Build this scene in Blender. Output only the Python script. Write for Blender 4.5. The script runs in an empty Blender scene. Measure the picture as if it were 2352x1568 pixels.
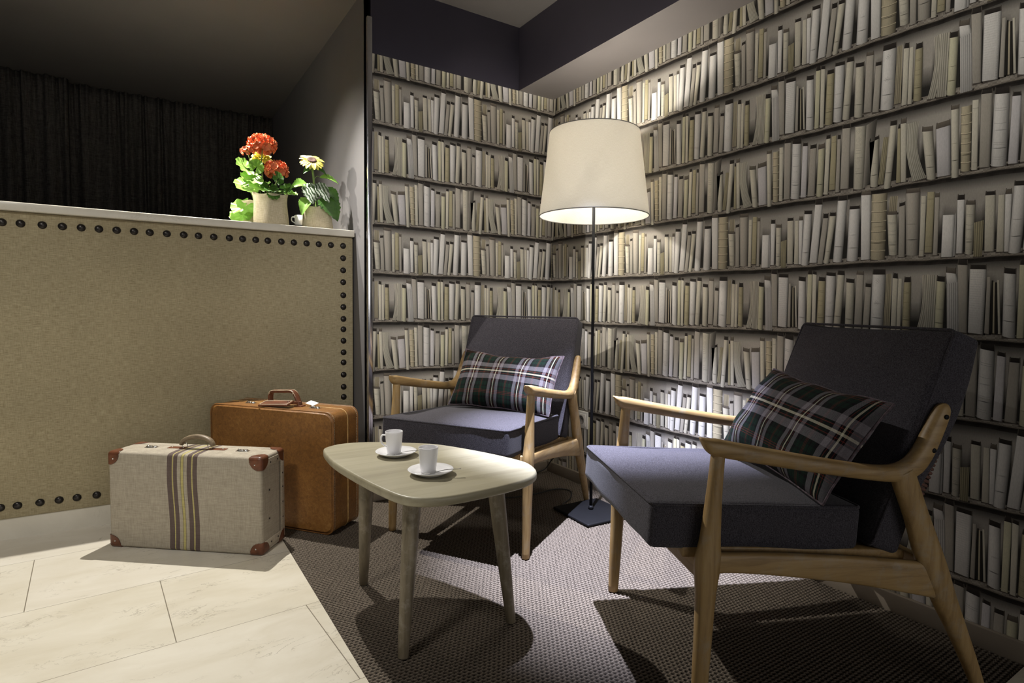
import bpy, bmesh, math, random
import numpy as np
from mathutils import Vector, Matrix
random.seed(7); np.random.seed(7)
SC=bpy.context.scene
COL=SC.collection
PI=math.pi
# ---------------------------------------------------------------- camera
cam_d=bpy.data.cameras.new('camera'); cam=bpy.data.objects.new('camera',cam_d); COL.objects.link(cam)
cr=Vector((0.840,-0.542,0.0119)).normalized(); cf=Vector((0.5414,0.8389,-0.0563)).normalized()
cr=(cr-cf*cr.dot(cf)).normalized(); cu=cr.cross(cf)
cam.matrix_world=Matrix((( cr.x,cu.x,-cf.x,0),(cr.y,cu.y,-cf.y,0),(cr.z,cu.z,-cf.z,0.846),(0,0,0,1)))
cam_d.sensor_width=36.0; cam_d.lens=1323.7/2352*36; cam_d.clip_start=0.02
SC.camera=cam
# ---------------------------------------------------------------- view, world, lights
SC.view_settings.view_transform='Standard'; SC.view_settings.look='None'
SC.view_settings.exposure=0.0; SC.view_settings.gamma=1.0; SC.view_settings.use_curve_mapping=False
W=bpy.data.worlds.new('world'); SC.world=W; W.use_nodes=True
bg=W.node_tree.nodes['Background']; bg.inputs[0].default_value=(0.92,0.95,1.0,1); bg.inputs[1].default_value=0.06
def spot(name,loc,target,energy,color,angle,blend,radius):
    l=bpy.data.lights.new(name,'SPOT'); l.energy=energy; l.color=color; l.spot_size=math.radians(angle); l.spot_blend=blend; l.shadow_soft_size=radius
    o=bpy.data.objects.new(name,l); COL.objects.link(o); o.location=loc
    o.rotation_euler=(Vector(target)-Vector(loc)).to_track_quat('-Z','Y').to_euler(); return o
spot('downlight_counter',(0.36,2.78,2.20),(0.10,1.95,0),210,(1.0,0.965,0.90),100,0.6,0.010)
spot('downlight_alcove',(-1.55,3.05,2.17),(0.64,2.76,1.30),270,(1.0,0.95,0.86),30,0.8,0.02)
spot('downlight_seating',(1.02,1.42,2.19),(1.36,1.42,0),1350,(0.72,0.77,1.0),39,0.95,0.012)
spot('downlight_lobby',(-0.85,0.75,2.19),(-0.55,2.0,0.2),150,(1.0,0.965,0.90),92,1.0,0.15)
spot('fill_spot_right',(0.40,-0.45,2.19),(1.8,1.05,1.55),85,(1.0,0.97,0.90),46,1.0,0.22)  # added fill spot, brightens the upper right wall
la=bpy.data.lights.new('fill_area','AREA'); la.shape='RECTANGLE'; la.size=3.2; la.size_y=1.7; la.energy=38; la.color=(1.0,0.965,0.92)  # added fill panel behind the camera, stands in for unseen lobby light
spot('fill_spot_back',(-0.75,-0.55,2.19),(1.15,2.42,1.05),300,(1.0,0.975,0.95),34,1.0,0.30)  # added soft fill spot, lifts the wallpapered back wall
lo=bpy.data.objects.new('fill_area',la); COL.objects.link(lo); lo.location=(0.9,-4.2,1.35); lo.rotation_euler=(PI/2,0,0)
# ---------------------------------------------------------------- material helpers
def mat(name):
    m=bpy.data.materials.new(name); m.use_nodes=True
    return m,m.node_tree,m.node_tree.nodes['Principled BSDF']
def N(nt,t,**k):
    n=nt.nodes.new(t)
    for a,v in k.items(): setattr(n,a,v)
    return n
def L(nt,a,b): nt.links.new(a,b)
def ramp(nt,stops,interp='LINEAR'):
    r=N(nt,'ShaderNodeValToRGB'); e=r.color_ramp; e.interpolation=interp
    while len(e.elements)<len(stops): e.elements.new(0.5)
    for el,(p,c) in zip(e.elements,stops): el.position=p; el.color=(*c,1)
    return r
def math_(nt,op,a,b=None):
    n=N(nt,'ShaderNodeMath',operation=op)
    for i,x in enumerate((a,b)):
        if x is None: continue
        if isinstance(x,(int,float)): n.inputs[i].default_value=x
        else: L(nt,x,n.inputs[i])
    return n.outputs[0]
def mixc(nt,f,a,b,mode='MIX'):
    n=N(nt,'ShaderNodeMix',data_type='RGBA',blend_type=mode)
    for i,x in ((0,f),(6,a),(7,b)):
        if isinstance(x,(int,float)): n.inputs[i].default_value=x
        elif isinstance(x,tuple): n.inputs[i].default_value=(*x,1)
        else: L(nt,x,n.inputs[i])
    return n.outputs[2]
def coords(nt,kind='Object',scale=(1,1,1),rot=(0,0,0)):
    tc=N(nt,'ShaderNodeTexCoord'); mp=N(nt,'ShaderNodeMapping'); L(nt,tc.outputs[kind],mp.inputs[0])
    mp.inputs['Scale'].default_value=scale; mp.inputs['Rotation'].default_value=rot; return mp.outputs[0]
def noise(nt,vec,scale,detail=4,rough=0.55,dist=0):
    n=N(nt,'ShaderNodeTexNoise'); L(nt,vec,n.inputs['Vector']); n.inputs['Scale'].default_value=scale
    n.inputs['Detail'].default_value=detail; n.inputs['Roughness'].default_value=rough; n.inputs['Distortion'].default_value=dist; return n.outputs['Fac']
def bump(nt,p,h,strength,dist=0.002):
    b=N(nt,'ShaderNodeBump'); b.inputs['Strength'].default_value=strength; b.inputs['Distance'].default_value=dist
    L(nt,h,b.inputs['Height']); L(nt,b.outputs[0],p.inputs['Normal'])
def plain(name,c,rough=0.5,metal=0.0,var=0.12,scale=30,spec=None,bmp=0.0,stretch=(1,1,1),coat=0):
    m,nt,p=mat(name); v=coords(nt,'Object',stretch); f=noise(nt,v,scale)
    r=ramp(nt,[(0.25,tuple(x*(1-var) for x in c)),(0.75,tuple(min(1,x*(1+var)) for x in c))]); L(nt,f,r.inputs[0]); L(nt,r.outputs[0],p.inputs['Base Color'])
    p.inputs['Roughness'].default_value=rough; p.inputs['Metallic'].default_value=metal
    if spec is not None: p.inputs['Specular IOR Level'].default_value=spec
    if coat: p.inputs['Coat Weight'].default_value=coat
    if bmp: bump(nt,p,f,bmp)
    return m
def wood(name,c1,c2,c3,axis,scale=1.0,rough=0.5,wear=(0.3,0.3,0.27),wearamt=0.35):
    m,nt,p=mat(name); st=[26,26,26]; st[axis]=2.2
    v=coords(nt,'Object',tuple(s*scale for s in st)); f=noise(nt,v,3.0,6,0.6,0.6)
    r=ramp(nt,[(0.25,c1),(0.5,c2),(0.8,c3)]); L(nt,f,r.inputs[0])
    v2=coords(nt,'Object'); g=noise(nt,v2,22,5,0.7); w=ramp(nt,[(0.52,(0,0,0)),(0.74,(1,1,1))]); L(nt,g,w.inputs[0])
    wf=math_(nt,'MULTIPLY',w.outputs[0],wearamt)
    L(nt,mixc(nt,wf,r.outputs[0],wear),p.inputs['Base Color']); p.inputs['Roughness'].default_value=rough
    bump(nt,p,f,0.15,0.001); return m
def weave(name,c1,c2,sx,sz,rough=0.95,axes=(0,2),bmp=0.4,slub=0.5):
    # plain woven cloth: two crossing stretched noises
    m,nt,p=mat(name); a=[30,30,30]; a[axes[0]]=sx*0.09; a[axes[1]]=sz
    b=[30,30,30]; b[axes[0]]=sx; b[axes[1]]=sz*0.09
    f1=noise(nt,coords(nt,'Object',tuple(a)),1.0,3,0.7); f2=noise(nt,coords(nt,'Object',tuple(b)),1.0,3,0.7)
    f=math_(nt,'ADD',math_(nt,'MULTIPLY',f1,slub),math_(nt,'MULTIPLY',f2,1-slub))
    r=ramp(nt,[(0.34,c1),(0.66,c2)]); L(nt,f,r.inputs[0])
    big=noise(nt,coords(nt,'Object'),3.0,3); rb=ramp(nt,[(0.3,(0.88,0.88,0.88)),(0.7,(1.05,1.05,1.05))]); L(nt,big,rb.inputs[0])
    L(nt,mixc(nt,1.0,r.outputs[0],rb.outputs[0],'MULTIPLY'),p.inputs['Base Color']); p.inputs['Roughness'].default_value=rough; p.inputs['Specular IOR Level'].default_value=0.15
    bump(nt,p,f,bmp,0.0015); return m
M={}
M['linen']=weave('linen_cloth',(0.225,0.185,0.105),(0.47,0.405,0.265),420,420,slub=0.62)
M['burlap']=weave('burlap_cloth',(0.42,0.35,0.22),(0.72,0.64,0.47),520,520)
M['curtain']=weave('curtain_cloth',(0.022,0.020,0.018),(0.105,0.095,0.085),260,200,bmp=0.3)
def wool(name,c1,c2):
    m,nt,p=mat(name); v=coords(nt,'Object'); f=noise(nt,v,380,3,0.85); r=ramp(nt,[(0.36,c1),(0.66,c2)]); L(nt,f,r.inputs[0]); L(nt,r.outputs[0],p.inputs['Base Color'])
    p.inputs['Roughness'].default_value=1.0; p.inputs['Specular IOR Level'].default_value=0.1; p.inputs['Sheen Weight'].default_value=0.08; p.inputs['Sheen Roughness'].default_value=0.6
    bump(nt,p,f,0.35,0.001); return m
M['wool']=wool('charcoal_wool',(0.0140,0.0127,0.0155),(0.078,0.071,0.084))
M['grey_paint']=plain('grey_wall_paint',(0.135,0.128,0.128),0.55,var=0.05,scale=6)
M['navy_paint']=plain('aubergine_wall_paint',(0.088,0.079,0.108),0.55,var=0.06,scale=6)
M['ceiling']=plain('taupe_ceiling_paint',(0.120,0.110,0.102),0.75,var=0.05,scale=4)
M['soffit']=plain('grey_soffit_paint',(0.150,0.135,0.130),0.6,var=0.05,scale=6)
M['chrome']=plain('polished_steel',(0.62,0.62,0.66),0.16,1.0,var=0.05)
M['silver']=plain('silver_metal',(0.75,0.74,0.72),0.22,1.0,var=0.08)
M['black_metal']=plain('black_metal',(0.006,0.006,0.007),0.55,spec=0.15,metal=0.0,var=0.1)
M['stud']=plain('dark_bronze',(0.030,0.026,0.023),0.33,0.6,var=0.3,scale=60)
M['ceramic']=plain('white_porcelain',(0.80,0.79,0.80),0.12,var=0.01)
M['plastic']=plain('white_plastic',(0.82,0.79,0.74),0.35,var=0.02)
M['socket_dark']=plain('socket_grey',(0.30,0.28,0.26),0.45,var=0.02)
M['cord']=plain('black_rubber',(0.012,0.012,0.012),0.5)
M['oak']=wood('oiled_oak',(0.180,0.108,0.038),(0.300,0.190,0.074),(0.39,0.268,0.118),1)
M['oakz']=wood('oiled_oak_upright',(0.180,0.108,0.038),(0.300,0.190,0.074),(0.39,0.268,0.118),2)
M['oakx']=wood('oiled_oak_cross',(0.180,0.108,0.038),(0.300,0.190,0.074),(0.39,0.268,0.118),0)
M['tablewood']=wood('limed_wood',(0.255,0.225,0.150),(0.345,0.310,0.212),(0.42,0.385,0.275),0,0.35,0.42,(0.36,0.33,0.25),0.5)
M['tableleg']=wood('limed_wood_leg',(0.100,0.078,0.047),(0.180,0.146,0.095),(0.27,0.225,0.155),2,0.8,0.5,(0.5,0.47,0.4),0.45)
M['leather']=None
m,nt,p=mat('tan_leather'); v=coords(nt,'Object'); f=noise(nt,v,95,4,0.65,1.0); g=noise(nt,v,5,6,0.7)
r=ramp(nt,[(0.32,(0.105,0.043,0.010)),(0.55,(0.245,0.108,0.025)),(0.72,(0.38,0.195,0.058))]); L(nt,math_(nt,'ADD',math_(nt,'MULTIPLY',f,0.5),math_(nt,'MULTIPLY',g,0.5)),r.inputs[0]); L(nt,r.outputs[0],p.inputs['Base Color']); p.inputs['Roughness'].default_value=0.42; bump(nt,p,f,0.5,0.0015); M['leather']=m
M['saddle']=plain('brown_leather',(0.125,0.042,0.018),0.38,var=0.45,scale=40,bmp=0.2)
M['taupe_leather']=plain('worn_taupe_leather',(0.20,0.150,0.095),0.45,var=0.4,scale=50,bmp=0.2)
M['stitch']=plain('pale_thread',(0.62,0.52,0.36),0.8)
M['cordweb']=plain('russet_cord',(0.115,0.052,0.038),0.8,var=0.3,scale=120)
M['paper']=plain('white_paper',(0.82,0.81,0.78),0.8,var=0.02)
M['soil']=plain('potting_soil',(0.025,0.016,0.010),0.95,var=0.5,scale=120,bmp=0.6)
M['petal_red']=plain('vermilion_petal',(0.88,0.215,0.085),0.5,var=0.35,scale=55)
M['petal_yellow']=plain('yellow_petal',(0.88,0.76,0.14),0.5,var=0.2,scale=60)
M['daisy_eye']=plain('brown_disc_floret',(0.060,0.022,0.010),0.8,var=0.6,scale=260,bmp=0.6)
def leafmat(name,c1,c2,vein):
    m,nt,p=mat(name); v=coords(nt,'Object'); f=noise(nt,v,38,5,0.65); r=ramp(nt,[(0.3,c1),(0.7,c2)]); L(nt,f,r.inputs[0])
    L(nt,r.outputs[0],p.inputs['Base Color']); p.inputs['Roughness'].default_value=0.38; p.inputs['Subsurface Weight'].default_value=0.0
    tr=N(nt,'ShaderNodeBsdfTranslucent'); L(nt,mixc(nt,0.5,r.outputs[0],vein),tr.inputs[0]); ms=N(nt,'ShaderNodeMixShader'); ms.inputs[0].default_value=0.3
    L(nt,p.outputs[0],ms.inputs[1]); L(nt,tr.outputs[0],ms.inputs[2]); L(nt,ms.outputs[0],nt.nodes['Material Output'].inputs[0]); bump(nt,p,f,0.3,0.002); return m
M['leaf']=leafmat('geranium_leaf',(0.13,0.30,0.040),(0.29,0.52,0.105),(0.45,0.75,0.15))
M['leaf_dark']=leafmat('dark_leaf',(0.028,0.085,0.016),(0.075,0.180,0.035),(0.16,0.36,0.05))
M['stem']=plain('green_stem',(0.20,0.30,0.08),0.5,var=0.2)
# marble
def marble(name,base,tint,vein,scale=1.0,veinamt=0.5,kind='Object'):
    m,nt,p=mat(name); v=coords(nt,kind,(scale,scale*2.2,scale),(0,0,0.1)); big=noise(nt,v,1.6,5,0.6,0.6)
    r=ramp(nt,[(0.3,base),(0.7,tint)]); L(nt,big,r.inputs[0])
    vn=noise(nt,v,3.2,8,0.62,1.4); d=math_(nt,'ABSOLUTE',math_(nt,'SUBTRACT',vn,0.5)); vr=ramp(nt,[(0.0,(1,1,1)),(0.012,(0,0,0))]); L(nt,d,vr.inputs[0])
    msk=noise(nt,v,2.0,3); mr=ramp(nt,[(0.5,(0,0,0)),(0.68,(1,1,1))]); L(nt,msk,mr.inputs[0])
    vf=math_(nt,'MULTIPLY',math_(nt,'MULTIPLY',vr.outputs[0],mr.outputs[0]),veinamt)
    return m,nt,p,mixc(nt,vf,r.outputs[0],vein),v
m,nt,p,c,_=marble('cream_marble',(0.60,0.56,0.47),(0.70,0.66,0.57),(0.28,0.24,0.17),3.0,0.4); L(nt,c,p.inputs['Base Color']); p.inputs['Roughness'].default_value=0.28; M['marble']=m
m,nt,p,c,v=marble('cream_marble_tiles',(0.600,0.555,0.455),(0.70,0.665,0.580),(0.13,0.095,0.055),2.4,0.8)
sep=N(nt,'ShaderNodeSeparateXYZ'); vr_=coords(nt,'Object',(1,1,1),(0,0,math.radians(-3.6))); L(nt,vr_,sep.inputs[0])
TH=0.402
vv=math_(nt,'DIVIDE',math_(nt,'SUBTRACT',sep.outputs[1],2.025),TH); row=math_(nt,'FLOOR',vv); fv=math_(nt,'SUBTRACT',vv,row)
uu=math_(nt,'DIVIDE',math_(nt,'ADD',math_(nt,'ADD',sep.outputs[0],0.158),math_(nt,'MULTIPLY',row,0.32)),0.80); colm=math_(nt,'FLOOR',uu); fu=math_(nt,'SUBTRACT',uu,colm)
jv=math_(nt,'LESS_THAN',math_(nt,'ABSOLUTE',math_(nt,'SUBTRACT',math_(nt,'ABSOLUTE',math_(nt,'SUBTRACT',fv,0.5)),0.5)),0.0022)
ju=math_(nt,'LESS_THAN',math_(nt,'ABSOLUTE',math_(nt,'SUBTRACT',math_(nt,'ABSOLUTE',math_(nt,'SUBTRACT',fu,0.5)),0.5)),0.0016)
jt=math_(nt,'MAXIMUM',jv,ju)
wn=N(nt,'ShaderNodeTexWhiteNoise',noise_dimensions='2D'); cx_=N(nt,'ShaderNodeCombineXYZ'); L(nt,row,cx_.inputs[0]); L(nt,colm,cx_.inputs[1]); L(nt,cx_.outputs[0],wn.inputs['Vector'])
tint=ramp(nt,[(0.0,(0.90,0.88,0.83)),(0.5,(1.0,0.985,0.95)),(1.0,(1.03,1.02,1.02))]); L(nt,wn.outputs['Value'],tint.inputs[0])
c2=mixc(nt,1.0,c,tint.outputs[0],'MULTIPLY')
L(nt,mixc(nt,math_(nt,'MULTIPLY',jt,0.85),c2,(0.16,0.13,0.09)),p.inputs['Base Color']); p.inputs['Roughness'].default_value=0.32; M['tiles']=m
# wallpaper print: tones of the printed picture come from the mesh colour attribute, paper fibre from noise
m,nt,p=mat('wallpaper_print'); at=N(nt,'ShaderNodeAttribute',attribute_name='print')
f=noise(nt,coords(nt,'Object',(1,1,0.25)),420,3,0.7); rr=ramp(nt,[(0.2,(0.86,0.86,0.85)),(0.8,(1.08,1.08,1.08))]); L(nt,f,rr.inputs[0])
L(nt,mixc(nt,1.0,at.outputs['Color'],rr.outputs[0],'MULTIPLY'),p.inputs['Base Color']); p.inputs['Roughness'].default_value=0.62; p.inputs['Specular IOR Level'].default_value=0.25; M['paper_print']=m
M['skirt']=plain('beige_skirting',(0.27,0.225,0.175),0.5,var=0.08,scale=12)
# carpet
m,nt,p=mat('woven_sisal'); at=N(nt,'ShaderNodeAttribute',attribute_name='knot'); f=noise(nt,coords(nt,'Object'),170,3,0.7)
r=ramp(nt,[(0.0,(0.003,0.0025,0.002)),(0.40,(0.014,0.011,0.008)),(0.66,(0.080,0.063,0.047)),(1.0,(0.240,0.200,0.158))]); L(nt,math_(nt,'ADD',math_(nt,'MULTIPLY',f,0.30),math_(nt,'MULTIPLY',at.outputs['Fac'],0.80)),r.inputs[0])  # gaps between knots darkened by height, their shade painted into the colour
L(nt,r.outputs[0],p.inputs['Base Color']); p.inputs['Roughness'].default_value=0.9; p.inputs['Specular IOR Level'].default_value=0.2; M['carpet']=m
# tartan (uv in metres)
m,nt,p=mat('tartan_cloth'); tc=N(nt,'ShaderNodeTexCoord'); sp=N(nt,'ShaderNodeSeparateXYZ'); L(nt,tc.outputs['UV'],sp.inputs[0])
WH=(0.42,0.39,0.30);BK=(0.006,0.005,0.006);GY=(0.135,0.122,0.135);DG=(0.006,0.0145,0.010);RD=(0.105,0.021,0.016);DK=(0.022,0.016,0.020)
def sett(coord,period,off):
    t=math_(nt,'FRACT',math_(nt,'DIVIDE',math_(nt,'ADD',coord,off),period))
    S=[(0,WH),(.018,BK),(.062,RD),(.072,BK),(.10,GY),(.215,BK),(.29,DG),(.37,BK),(.40,DG),(.465,RD),(.475,DG),(.495,RD),(.505,DG),(.525,RD),(.535,DG),(.60,BK),(.63,DG),(.71,BK),(.785,GY),(.90,BK),(.928,RD),(.938,BK),(.982,WH)]
    r=ramp(nt,S,'CONSTANT'); L(nt,t,r.inputs[0]); return r.outputs[0]
ca=sett(sp.outputs[0],0.112,0.020); cb=sett(sp.outputs[1],0.195,0.195*0.5-0.118)
tw=math_(nt,'GREATER_THAN',math_(nt,'FRACT',math_(nt,'MULTIPLY',math_(nt,'ADD',sp.outputs[0],sp.outputs[1]),620)),0.5)
c=mixc(nt,math_(nt,'ADD',0.22,math_(nt,'MULTIPLY',tw,0.56)),ca,cb); f=noise(nt,coords(nt,'Object'),420,3,0.75); rr=ramp(nt,[(0.25,(0.75,0.75,0.75)),(0.75,(1.3,1.3,1.3))]); L(nt,f,rr.inputs[0])
L(nt,mixc(nt,1.0,c,rr.outputs[0],'MULTIPLY'),p.inputs['Base Color']); p.inputs['Roughness'].default_value=0.95; p.inputs['Specular IOR Level'].default_value=0.1; bump(nt,p,f,0.3,0.001); M['tartan']=m
# pale linen suitcase with woven stripes (object x in metres, stripes start at 0)
m,nt,p=mat('striped_canvas'); sp=N(nt,'ShaderNodeSeparateXYZ'); tcc=N(nt,'ShaderNodeTexCoord'); L(nt,tcc.outputs['Object'],sp.inputs[0])
wob=math_(nt,'MULTIPLY',math_(nt,'SINE',math_(nt,'MULTIPLY',sp.outputs[2],17.0)),0.004); xs=math_(nt,'DIVIDE',math_(nt,'ADD',math_(nt,'SUBTRACT',sp.outputs[0],wob),0.056),0.112)
BE=(0.385,0.340,0.268);BR=(0.115,0.082,0.072);YE=(0.46,0.40,0.16);DB=(0.10,0.08,0.05)
S=[(0,BE),(.002,BR),(.165,YE),(.205,BR),(.335,BE),(.445,DB),(.455,YE),(.535,DB),(.545,BE),(.655,BR),(.80,YE),(.84,BR),(.985,BE)]
r=ramp(nt,S,'CONSTANT'); L(nt,xs,r.inputs[0]); f1=noise(nt,coords(nt,'Object',(30,30,420)),1,3,0.7); f2=noise(nt,coords(nt,'Object',(420,420,30)),1,3,0.7); f=math_(nt,'MULTIPLY',math_(nt,'ADD',f1,f2),0.5)
front=math_(nt,'LESS_THAN',sp.outputs[1],-0.02)
rr=ramp(nt,[(0.33,(0.70,0.69,0.66)),(0.67,(1.22,1.22,1.22))]); L(nt,f,rr.inputs[0]); L(nt,mixc(nt,1.0,r.outputs[0],rr.outputs[0],'MULTIPLY'),p.inputs['Base Color']); p.inputs['Roughness'].default_value=0.85; bump(nt,p,f,0.35,0.001); M['canvas']=m
# lampshade cloth
m,nt,p=mat('cream_lampshade'); a=noise(nt,coords(nt,'UV',(900,60,1)),1,3,0.7); b=noise(nt,coords(nt,'UV',(60,420,1)),1,3,0.7); f=math_(nt,'MULTIPLY',math_(nt,'ADD',a,b),0.5)
r=ramp(nt,[(0.35,(0.76,0.73,0.665)),(0.65,(0.92,0.90,0.85))]); L(nt,f,r.inputs[0]); L(nt,r.outputs[0],p.inputs['Base Color']); p.inputs['Roughness'].default_value=0.9
tr=N(nt,'ShaderNodeBsdfTranslucent'); L(nt,r.outputs[0],tr.inputs[0]); ms=N(nt,'ShaderNodeMixShader'); ms.inputs[0].default_value=0.42; L(nt,p.outputs[0],ms.inputs[1]); L(nt,tr.outputs[0],ms.inputs[2]); L(nt,ms.outputs[0],nt.nodes['Material Output'].inputs[0]); M['shade']=m
m,nt,p=mat('glowing_bulb'); p.inputs['Emission Color'].default_value=(1,0.88,0.68,1); p.inputs['Emission Strength'].default_value=40; p.inputs['Base Color'].default_value=(0.9,0.9,0.85,1); M['bulb']=m
# ---------------------------------------------------------------- object helpers
def mesh_ob(name,verts,faces,material,parent=None,smooth=True,uv=None):
    me=bpy.data.meshes.new(name); me.from_pydata([tuple(v) for v in verts],[],faces); me.update()
    if smooth: me.polygons.foreach_set('use_smooth',[True]*len(me.polygons))
    for mm in (material if isinstance(material,(list,tuple)) else [material]): me.materials.append(mm)
    if uv is not None:
        ul=me.uv_layers.new(name='UVMap')
        for lp in me.loops: ul.data[lp.index].uv=uv[lp.vertex_index]
    o=bpy.data.objects.new(name,me); COL.objects.link(o)
    if parent is not None: o.parent=parent
    return o
def tag(o,label=None,cat=None,group=None,kind=None):
    for k,v in (('label',label),('category',cat),('group',group),('kind',kind)):
        if v: o[k]=v
    return o
def thing(name,label,cat,loc=(0,0,0),rz=0,group=None):
    o=bpy.data.objects.new(name,None); COL.objects.link(o); o.location=loc; o.rotation_euler=(0,0,rz); o.empty_display_size=0.1
    return tag(o,label,cat,group)
class B:
    """collects pieces into one mesh"""
    def __init__(s): s.v=[]; s.f=[]
    def add(s,vf):
        v,f=vf; k=len(s.v); s.v+=[tuple(x) for x in v]; s.f+=[tuple(i+k for i in q) for q in f]; return s
    def ob(s,name,material,parent=None,smooth=True): return mesh_ob(name,s.v,s.f,material,parent,smooth)
def box(x0,x1,y0,y1,z0,z1):
    v=[(x,y,z) for z in (z0,z1) for y in (y0,y1) for x in (x0,x1)]
    return v,[(0,2,3,1),(4,5,7,6),(0,1,5,4),(2,6,7,3),(0,4,6,2),(1,3,7,5)]
def rbox(dx,dy,dz,r,n=3,div=4,bulge=(0,0,0),center=(0,0,0)):
    h=(dx/2,dy/2,dz/2)
    def axis(hh):
        rr=min(r,hh*0.98); a=[-hh+rr*(1-math.cos(PI/2*i/n)) for i in range(n+1)]
        inner=[-hh+rr+(2*hh-2*rr)*i/div for i in range(1,div)]
        return a+inner+[-x for x in reversed(a)]
    A=[axis(x) for x in h]; idx={}; V=[]; F=[]
    def vid(p):
        k=tuple(round(c,7) for c in p)
        if k not in idx: idx[k]=len(V); V.append(k)
        return idx[k]
    for ax in range(3):
        a,b=[i for i in range(3) if i!=ax]
        for s in (-1,1):
            for i in range(len(A[a])-1):
                for j in range(len(A[b])-1):
                    q=[]
                    for (u,w) in ((i,j),(i+1,j),(i+1,j+1),(i,j+1)):
                        p=[0,0,0]; p[ax]=s*h[ax]; p[a]=A[a][u]; p[b]=A[b][w]; q.append(vid(p))
                    flip=(s>0)==(ax==1)
                    F.append(tuple(reversed(q)) if flip else tuple(q))
    out=[]
    for p in V:
        inn=[max(-(h[i]-min(r,h[i]*0.98)),min(h[i]-min(r,h[i]*0.98),p[i])) for i in range(3)]
        d=[p[i]-inn[i] for i in range(3)]; l=math.sqrt(sum(x*x for x in d)) or 1
        q=[inn[i]+d[i]/l*min(r,h[i]*0.98) if l>0 else inn[i] for i in range(3)]
        t=[q[i]/h[i] for i in range(3)]
        for i in range(3):
            if bulge[i]:
                o=[j for j in range(3) if j!=i]; q[i]+=bulge[i]*t[i]*(1-t[o[0]]**2)*(1-t[o[1]]**2)
        out.append(tuple(q[i]+center[i] for i in range(3)))
    return out,F
def sweep(pts,rad,side=(1,0,0),n=12,p=2.0,cap=True,fixed=True):
    """rad: (half width along side, half height across) per point"""
    pts=[Vector(x) for x in pts]; V=[];F=[]; S=Vector(side)
    for i,c in enumerate(pts):
        t=(pts[min(i+1,len(pts)-1)]-pts[max(i-1,0)]).normalized()
        s=(S-t*S.dot(t))
        if s.length<1e-4: s=Vector((0,1,0))-t*t.y
        s.normalize(); nn=t.cross(s)
        if not fixed: S=s
        rw,rh=rad[i] if isinstance(rad[i],(tuple,list)) else (rad[i],rad[i])
        for k in range(n):
            a=2*PI*k/n; ca,sa=math.cos(a),math.sin(a)
            V.append(c+s*rw*math.copysign(abs(ca)**(2/p),ca)+nn*rh*math.copysign(abs(sa)**(2/p),sa))
    for i in range(len(pts)-1):
        for k in range(n):
            F.append((i*n+k,i*n+(k+1)%n,(i+1)*n+(k+1)%n,(i+1)*n+k))
    if cap: F.append(tuple(reversed(range(n)))); F.append(tuple((len(pts)-1)*n+k for k in range(n)))
    return V,F
def smoothpath(pts,k=4):
    """Catmull-Rom through points of any dimension"""
    P=[tuple(p) for p in pts]; P=[P[0]]+P+[P[-1]]; out=[]
    for i in range(1,len(P)-2):
        for j in range(k):
            t=j/k; out.append(tuple(0.5*(2*b+(c-a)*t+(2*a-5*b+4*c-d)*t*t+(-a+3*b-3*c+d)*t**3) for a,b,c,d in zip(P[i-1],P[i],P[i+1],P[i+2])))
    out.append(P[-2]); return out
def lathe(prof,n=40,center=(0,0,0),closed=True):
    V=[];F=[]
    for r_,z in prof:
        for k in range(n):
            a=2*PI*k/n; V.append((center[0]+r_*math.cos(a),center[1]+r_*math.sin(a),center[2]+z))
    for i in range(len(prof)-1):
        for k in range(n): F.append((i*n+k,i*n+(k+1)%n,(i+1)*n+(k+1)%n,(i+1)*n+k))
    if closed:
        if prof[0][0]>1e-6: F.append(tuple(reversed(range(n))))
        if prof[-1][0]>1e-6: F.append(tuple((len(prof)-1)*n+k for k in range(n)))
    return V,F
def xf(vf,mtx): return [tuple(mtx@Vector(v)) for v in vf[0]],vf[1]
def T(loc=(0,0,0),rx=0,ry=0,rz=0): return Matrix.Translation(loc)@Matrix.Rotation(rz,4,'Z')@Matrix.Rotation(ry,4,'Y')@Matrix.Rotation(rx,4,'X')
def struct(o): o['kind']='structure'; return o
def copy_thing(o,label,loc,rz):
    c=o.copy(); COL.objects.link(c); c.location=loc; c.rotation_euler=(0,0,rz); c['label']=label
    for ch in list(o.children):
        d=ch.copy(); COL.objects.link(d); d.parent=c
        for g in list(ch.children):
            e=g.copy(); COL.objects.link(e); e.parent=d
    return c
# ---------------------------------------------------------------- setting
XR,YB,ZP,ZC=1.8,2.422,1.915,2.215      # right wall, wallpapered back wall, top of wallpaper, ceiling
XE=0.4175                              # carpet edge
b=B().add(box(-2.6,XE,-0.5,4.7,-0.06,0)).add(box(XE,1.9,-0.5,0.455,-0.06,0)).add(box(XE,1.9,0.455,4.7,-0.06,-0.012))
struct(b.ob('floor',M['tiles'],smooth=False))
struct(B().add(box(-2.6,1.9,-0.5,4.72,ZC,ZC+0.08)).ob('ceiling',M['ceiling'],smooth=False))
struct(B().add(box(0.842,0.95,YB+0.012,4.72,0,ZC)).ob('wall_left',M['grey_paint'],smooth=False))
struct(B().add(box(-2.6,0.95,4.72,4.82,0,ZC)).ob('wall_rear',M['grey_paint'],smooth=False))
o=struct(B().add(box(1.585,XR,-0.5,YB,ZP,ZC)).ob('trim_1',[M['navy_paint'],M['soffit']],smooth=False)); o.data.polygons[0].material_index=1
struct(B().add(rbox(0.022,0.022,2.06,0.003,2,1,center=(0.832,YB+0.001,1.03))).ob('trim_2',M['chrome']))
# ---------------------------------------------------------------- wallpaper (a flat print: 0.53 x 0.634 m repeat of three shelves of books)
TW,RH=0.53,0.2114
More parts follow.
